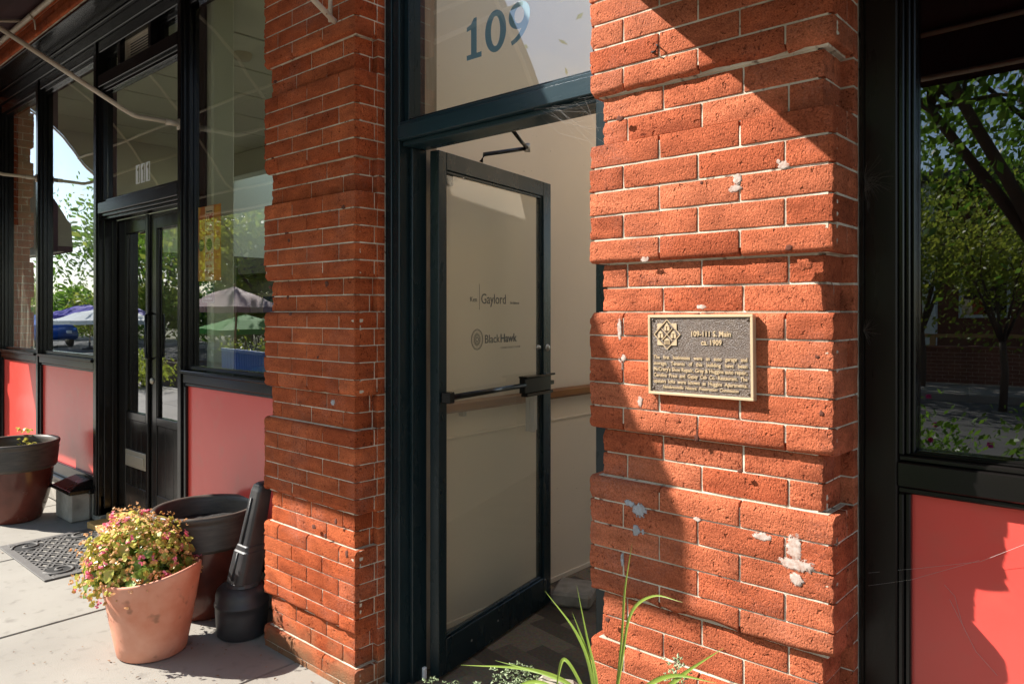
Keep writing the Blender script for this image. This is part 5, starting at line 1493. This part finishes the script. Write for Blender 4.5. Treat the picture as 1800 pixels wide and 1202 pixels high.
# market umbrellas
def umbrella(loc, r_, zr, zt, m_, label):
    t = thing('patio_umbrella', label, 'umbrella', loc, R(12), 'patio umbrellas across the street')
    bm = bmesh.new(); n = 8
    for off in (0.0, 0.012):
        tp_ = bm.verts.new((0, 0, zt - off)); rg = []; mg = []; vl = []
        for k in range(n):
            a = 2 * math.pi * k / n
            mg.append(bm.verts.new((r_ * .5 * math.cos(a), r_ * .5 * math.sin(a), zt - (zt - zr) * .42 - off)))
            rg.append(bm.verts.new((r_ * math.cos(a), r_ * math.sin(a), zr - off)))
            vl.append(bm.verts.new(((r_ - off) * math.cos(a), (r_ - off) * math.sin(a), zr - .13)))
        for k in range(n):
            q = (k + 1) % n
            bm.faces.new((tp_, mg[k], mg[q])); bm.faces.new((mg[k], rg[k], rg[q], mg[q])); bm.faces.new((rg[k], vl[k], vl[q], rg[q]))
    ob('canopy', mesh_from_bm('canopy', bm, m_), t)
    tube('pole', M['tan'], t, [(0, 0, 0), (0, 0, zt + .06)], .022)
    for k in range(n):
        a = 2 * math.pi * k / n
        tube('rib', M['tan'], t, [(0.03 * math.cos(a), .03 * math.sin(a), zt - .05), (r_ * .97 * math.cos(a), r_ * .97 * math.sin(a), zr - .02)], .009, 5)
    bm = bmesh.new(); lathe(bm, [(0, 0), (.25, 0), (.25, .06), (.05, .1), (.04, .3)], 20)
    ob('base', mesh_from_bm('base', bm, M['plastic'], True), t)
umbrella((-16.3, -6.4, -.13), 1.15, 1.68, 2.15, M['maroon'], 'faded maroon patio umbrella, nearest of the umbrellas reflected in the shop window')
umbrella((-18.6, -7.9, -.13), 1.2, 1.12, 1.5, M['green'], 'bright green patio umbrella behind the maroon one')
umbrella((-30.0, -8.6, -.13), 1.5, 1.45, 2.0, M['purple'], 'purple patio umbrella reflected in the second window')
umbrella((-33.5, -9.0, -.13), 1.5, 1.45, 1.9, M['purple'], 'farther purple patio umbrella, left of the first purple one')
umbrella((-26.0, -7.0, -.13), 1.5, 1.30, 1.75, M['canvas'], 'white patio umbrella in front of the purple ones')
# blue bench
bn = thing('blue_bench', 'blue metal bench on the sidewalk, seen reflected in the shop door', 'bench', (-9.9, -2.9, 0), R(8))
boxes('seat', M['bluep'], bn, [(-0.8, 0.8, -0.2 + k * .1, -.12 + k * .1, .42, .45) for k in range(4)], .004)
boxes('backrest', M['bluep'], bn, [(-0.8 + k * .1, -.77 + k * .1, -.26, -.23, .45, .85) for k in range(17)] + [(-.82, .82, -.265, -.225, .85, .90)], .003)
for x in (-.75, .72):
    for y in (-.2, .16): boxes('leg', M['bluep'], bn, [(x, x + .04, y, y + .04, 0, .42)], .003)
# planter bed across the street
boxes_bed = thing('planter_bed', 'long brown wooden planter bed below the umbrellas', 'planter', (-14.5, -5.0, -.13))
boxes('side_board', M['bark'], boxes_bed, [(-2.2, 2.2, -.45, -.4, 0, .5), (-2.2, 2.2, .4, .45, 0, .5), (-2.2, -2.15, -.4, .4, 0, .5), (2.15, 2.2, -.4, .4, 0, .5)], .01)
boxes('soil', M['soil'], boxes_bed, [(-2.15, 2.15, -.4, .4, 0, .45)], 0)
# blue parked car
car = thing('parked_car', 'blue parked car down the street, seen reflected in the left window', 'car', (-38, -8.6, -.13), R(2))
bm = bmesh.new()
side = [(-2.2, .35), (-2.25, .7), (-2.1, .95), (-1.2, 1.02), (-.75, 1.42), (.7, 1.45), (1.35, 1.0), (2.1, .9), (2.25, .6), (2.2, .35)]
for sy in (-.86, .86):
    pass
L1 = [bm.verts.new((x, -.86 + (.14 if z > 1.1 else 0), z)) for x, z in side]; L2 = [bm.verts.new((x, .86 - (.14 if z > 1.1 else 0), z)) for x, z in side]
bm.faces.new(L1); bm.faces.new(L2[::-1])
for i in range(len(side)):
    q = (i + 1) % len(side); bm.faces.new((L1[i], L2[i], L2[q], L1[q]))
bmesh.ops.bevel(bm, geom=bm.edges[:], offset=.05, segments=2, affect='EDGES')
ob('body', mesh_from_bm('body', bm, M['carblue'], True), car)
for sy in (-.80, .80):
    poly_prism('side_window', [[(-.95, 1.05), (-.68, 1.36), (-.05, 1.38), (-.05, 1.05)], [(.02, 1.05), (.02, 1.38), (.62, 1.37), (1.1, 1.05)]], M['dark'], car, (0, sy * 1.03 + (.012 if sy < 0 else 0), 0), depth=.02)
for x in (-1.4, 1.4):
    for y in (-.84, .64):
        bm = bmesh.new(); lathe(bm, [(0, 0), (.2, 0), (.31, .02), (.33, .1), (.31, .18), (.2, .2), (0, .2)], 28)
        w_ = ob('wheel', mesh_from_bm('wheel', bm, M['plastic'], True), car, (x, y + .2, .33), (R(90), 0, 0))
        bm = bmesh.new(); lathe(bm, [(0, -.005), (.17, -.005), (.19, .01), (.19, .21), (0, .21)], 20)
        ob('rim', mesh_from_bm('rim', bm, M['steel'], True), w_)
for y in (-.6, .45): boxes('headlight', M['white'], car, [(2.2, 2.25, y, y + .2, .62, .74)], .01)
# hedge of shrubs along the far side of the street
for i in range(16):
    bush((-9 - i * 3.1, -13.4 - (i % 3) * .5, 0), 1.8, 2.3 + (i % 4) * .4, ['rounded', 'tall dark', 'spreading', 'ragged'][i % 4] + ' hedge shrub across the street, ' + ['first', 'second', 'third', 'fourth', 'fifth', 'sixth', 'seventh', 'eighth', 'ninth', 'tenth', 'eleventh', 'twelfth', 'thirteenth', 'fourteenth', 'fifteenth', 'last'][i] + ' along the kerb from the low wall', 1500, None, 50 + i, 'leaf' if i % 3 else 'leaf2', .17)
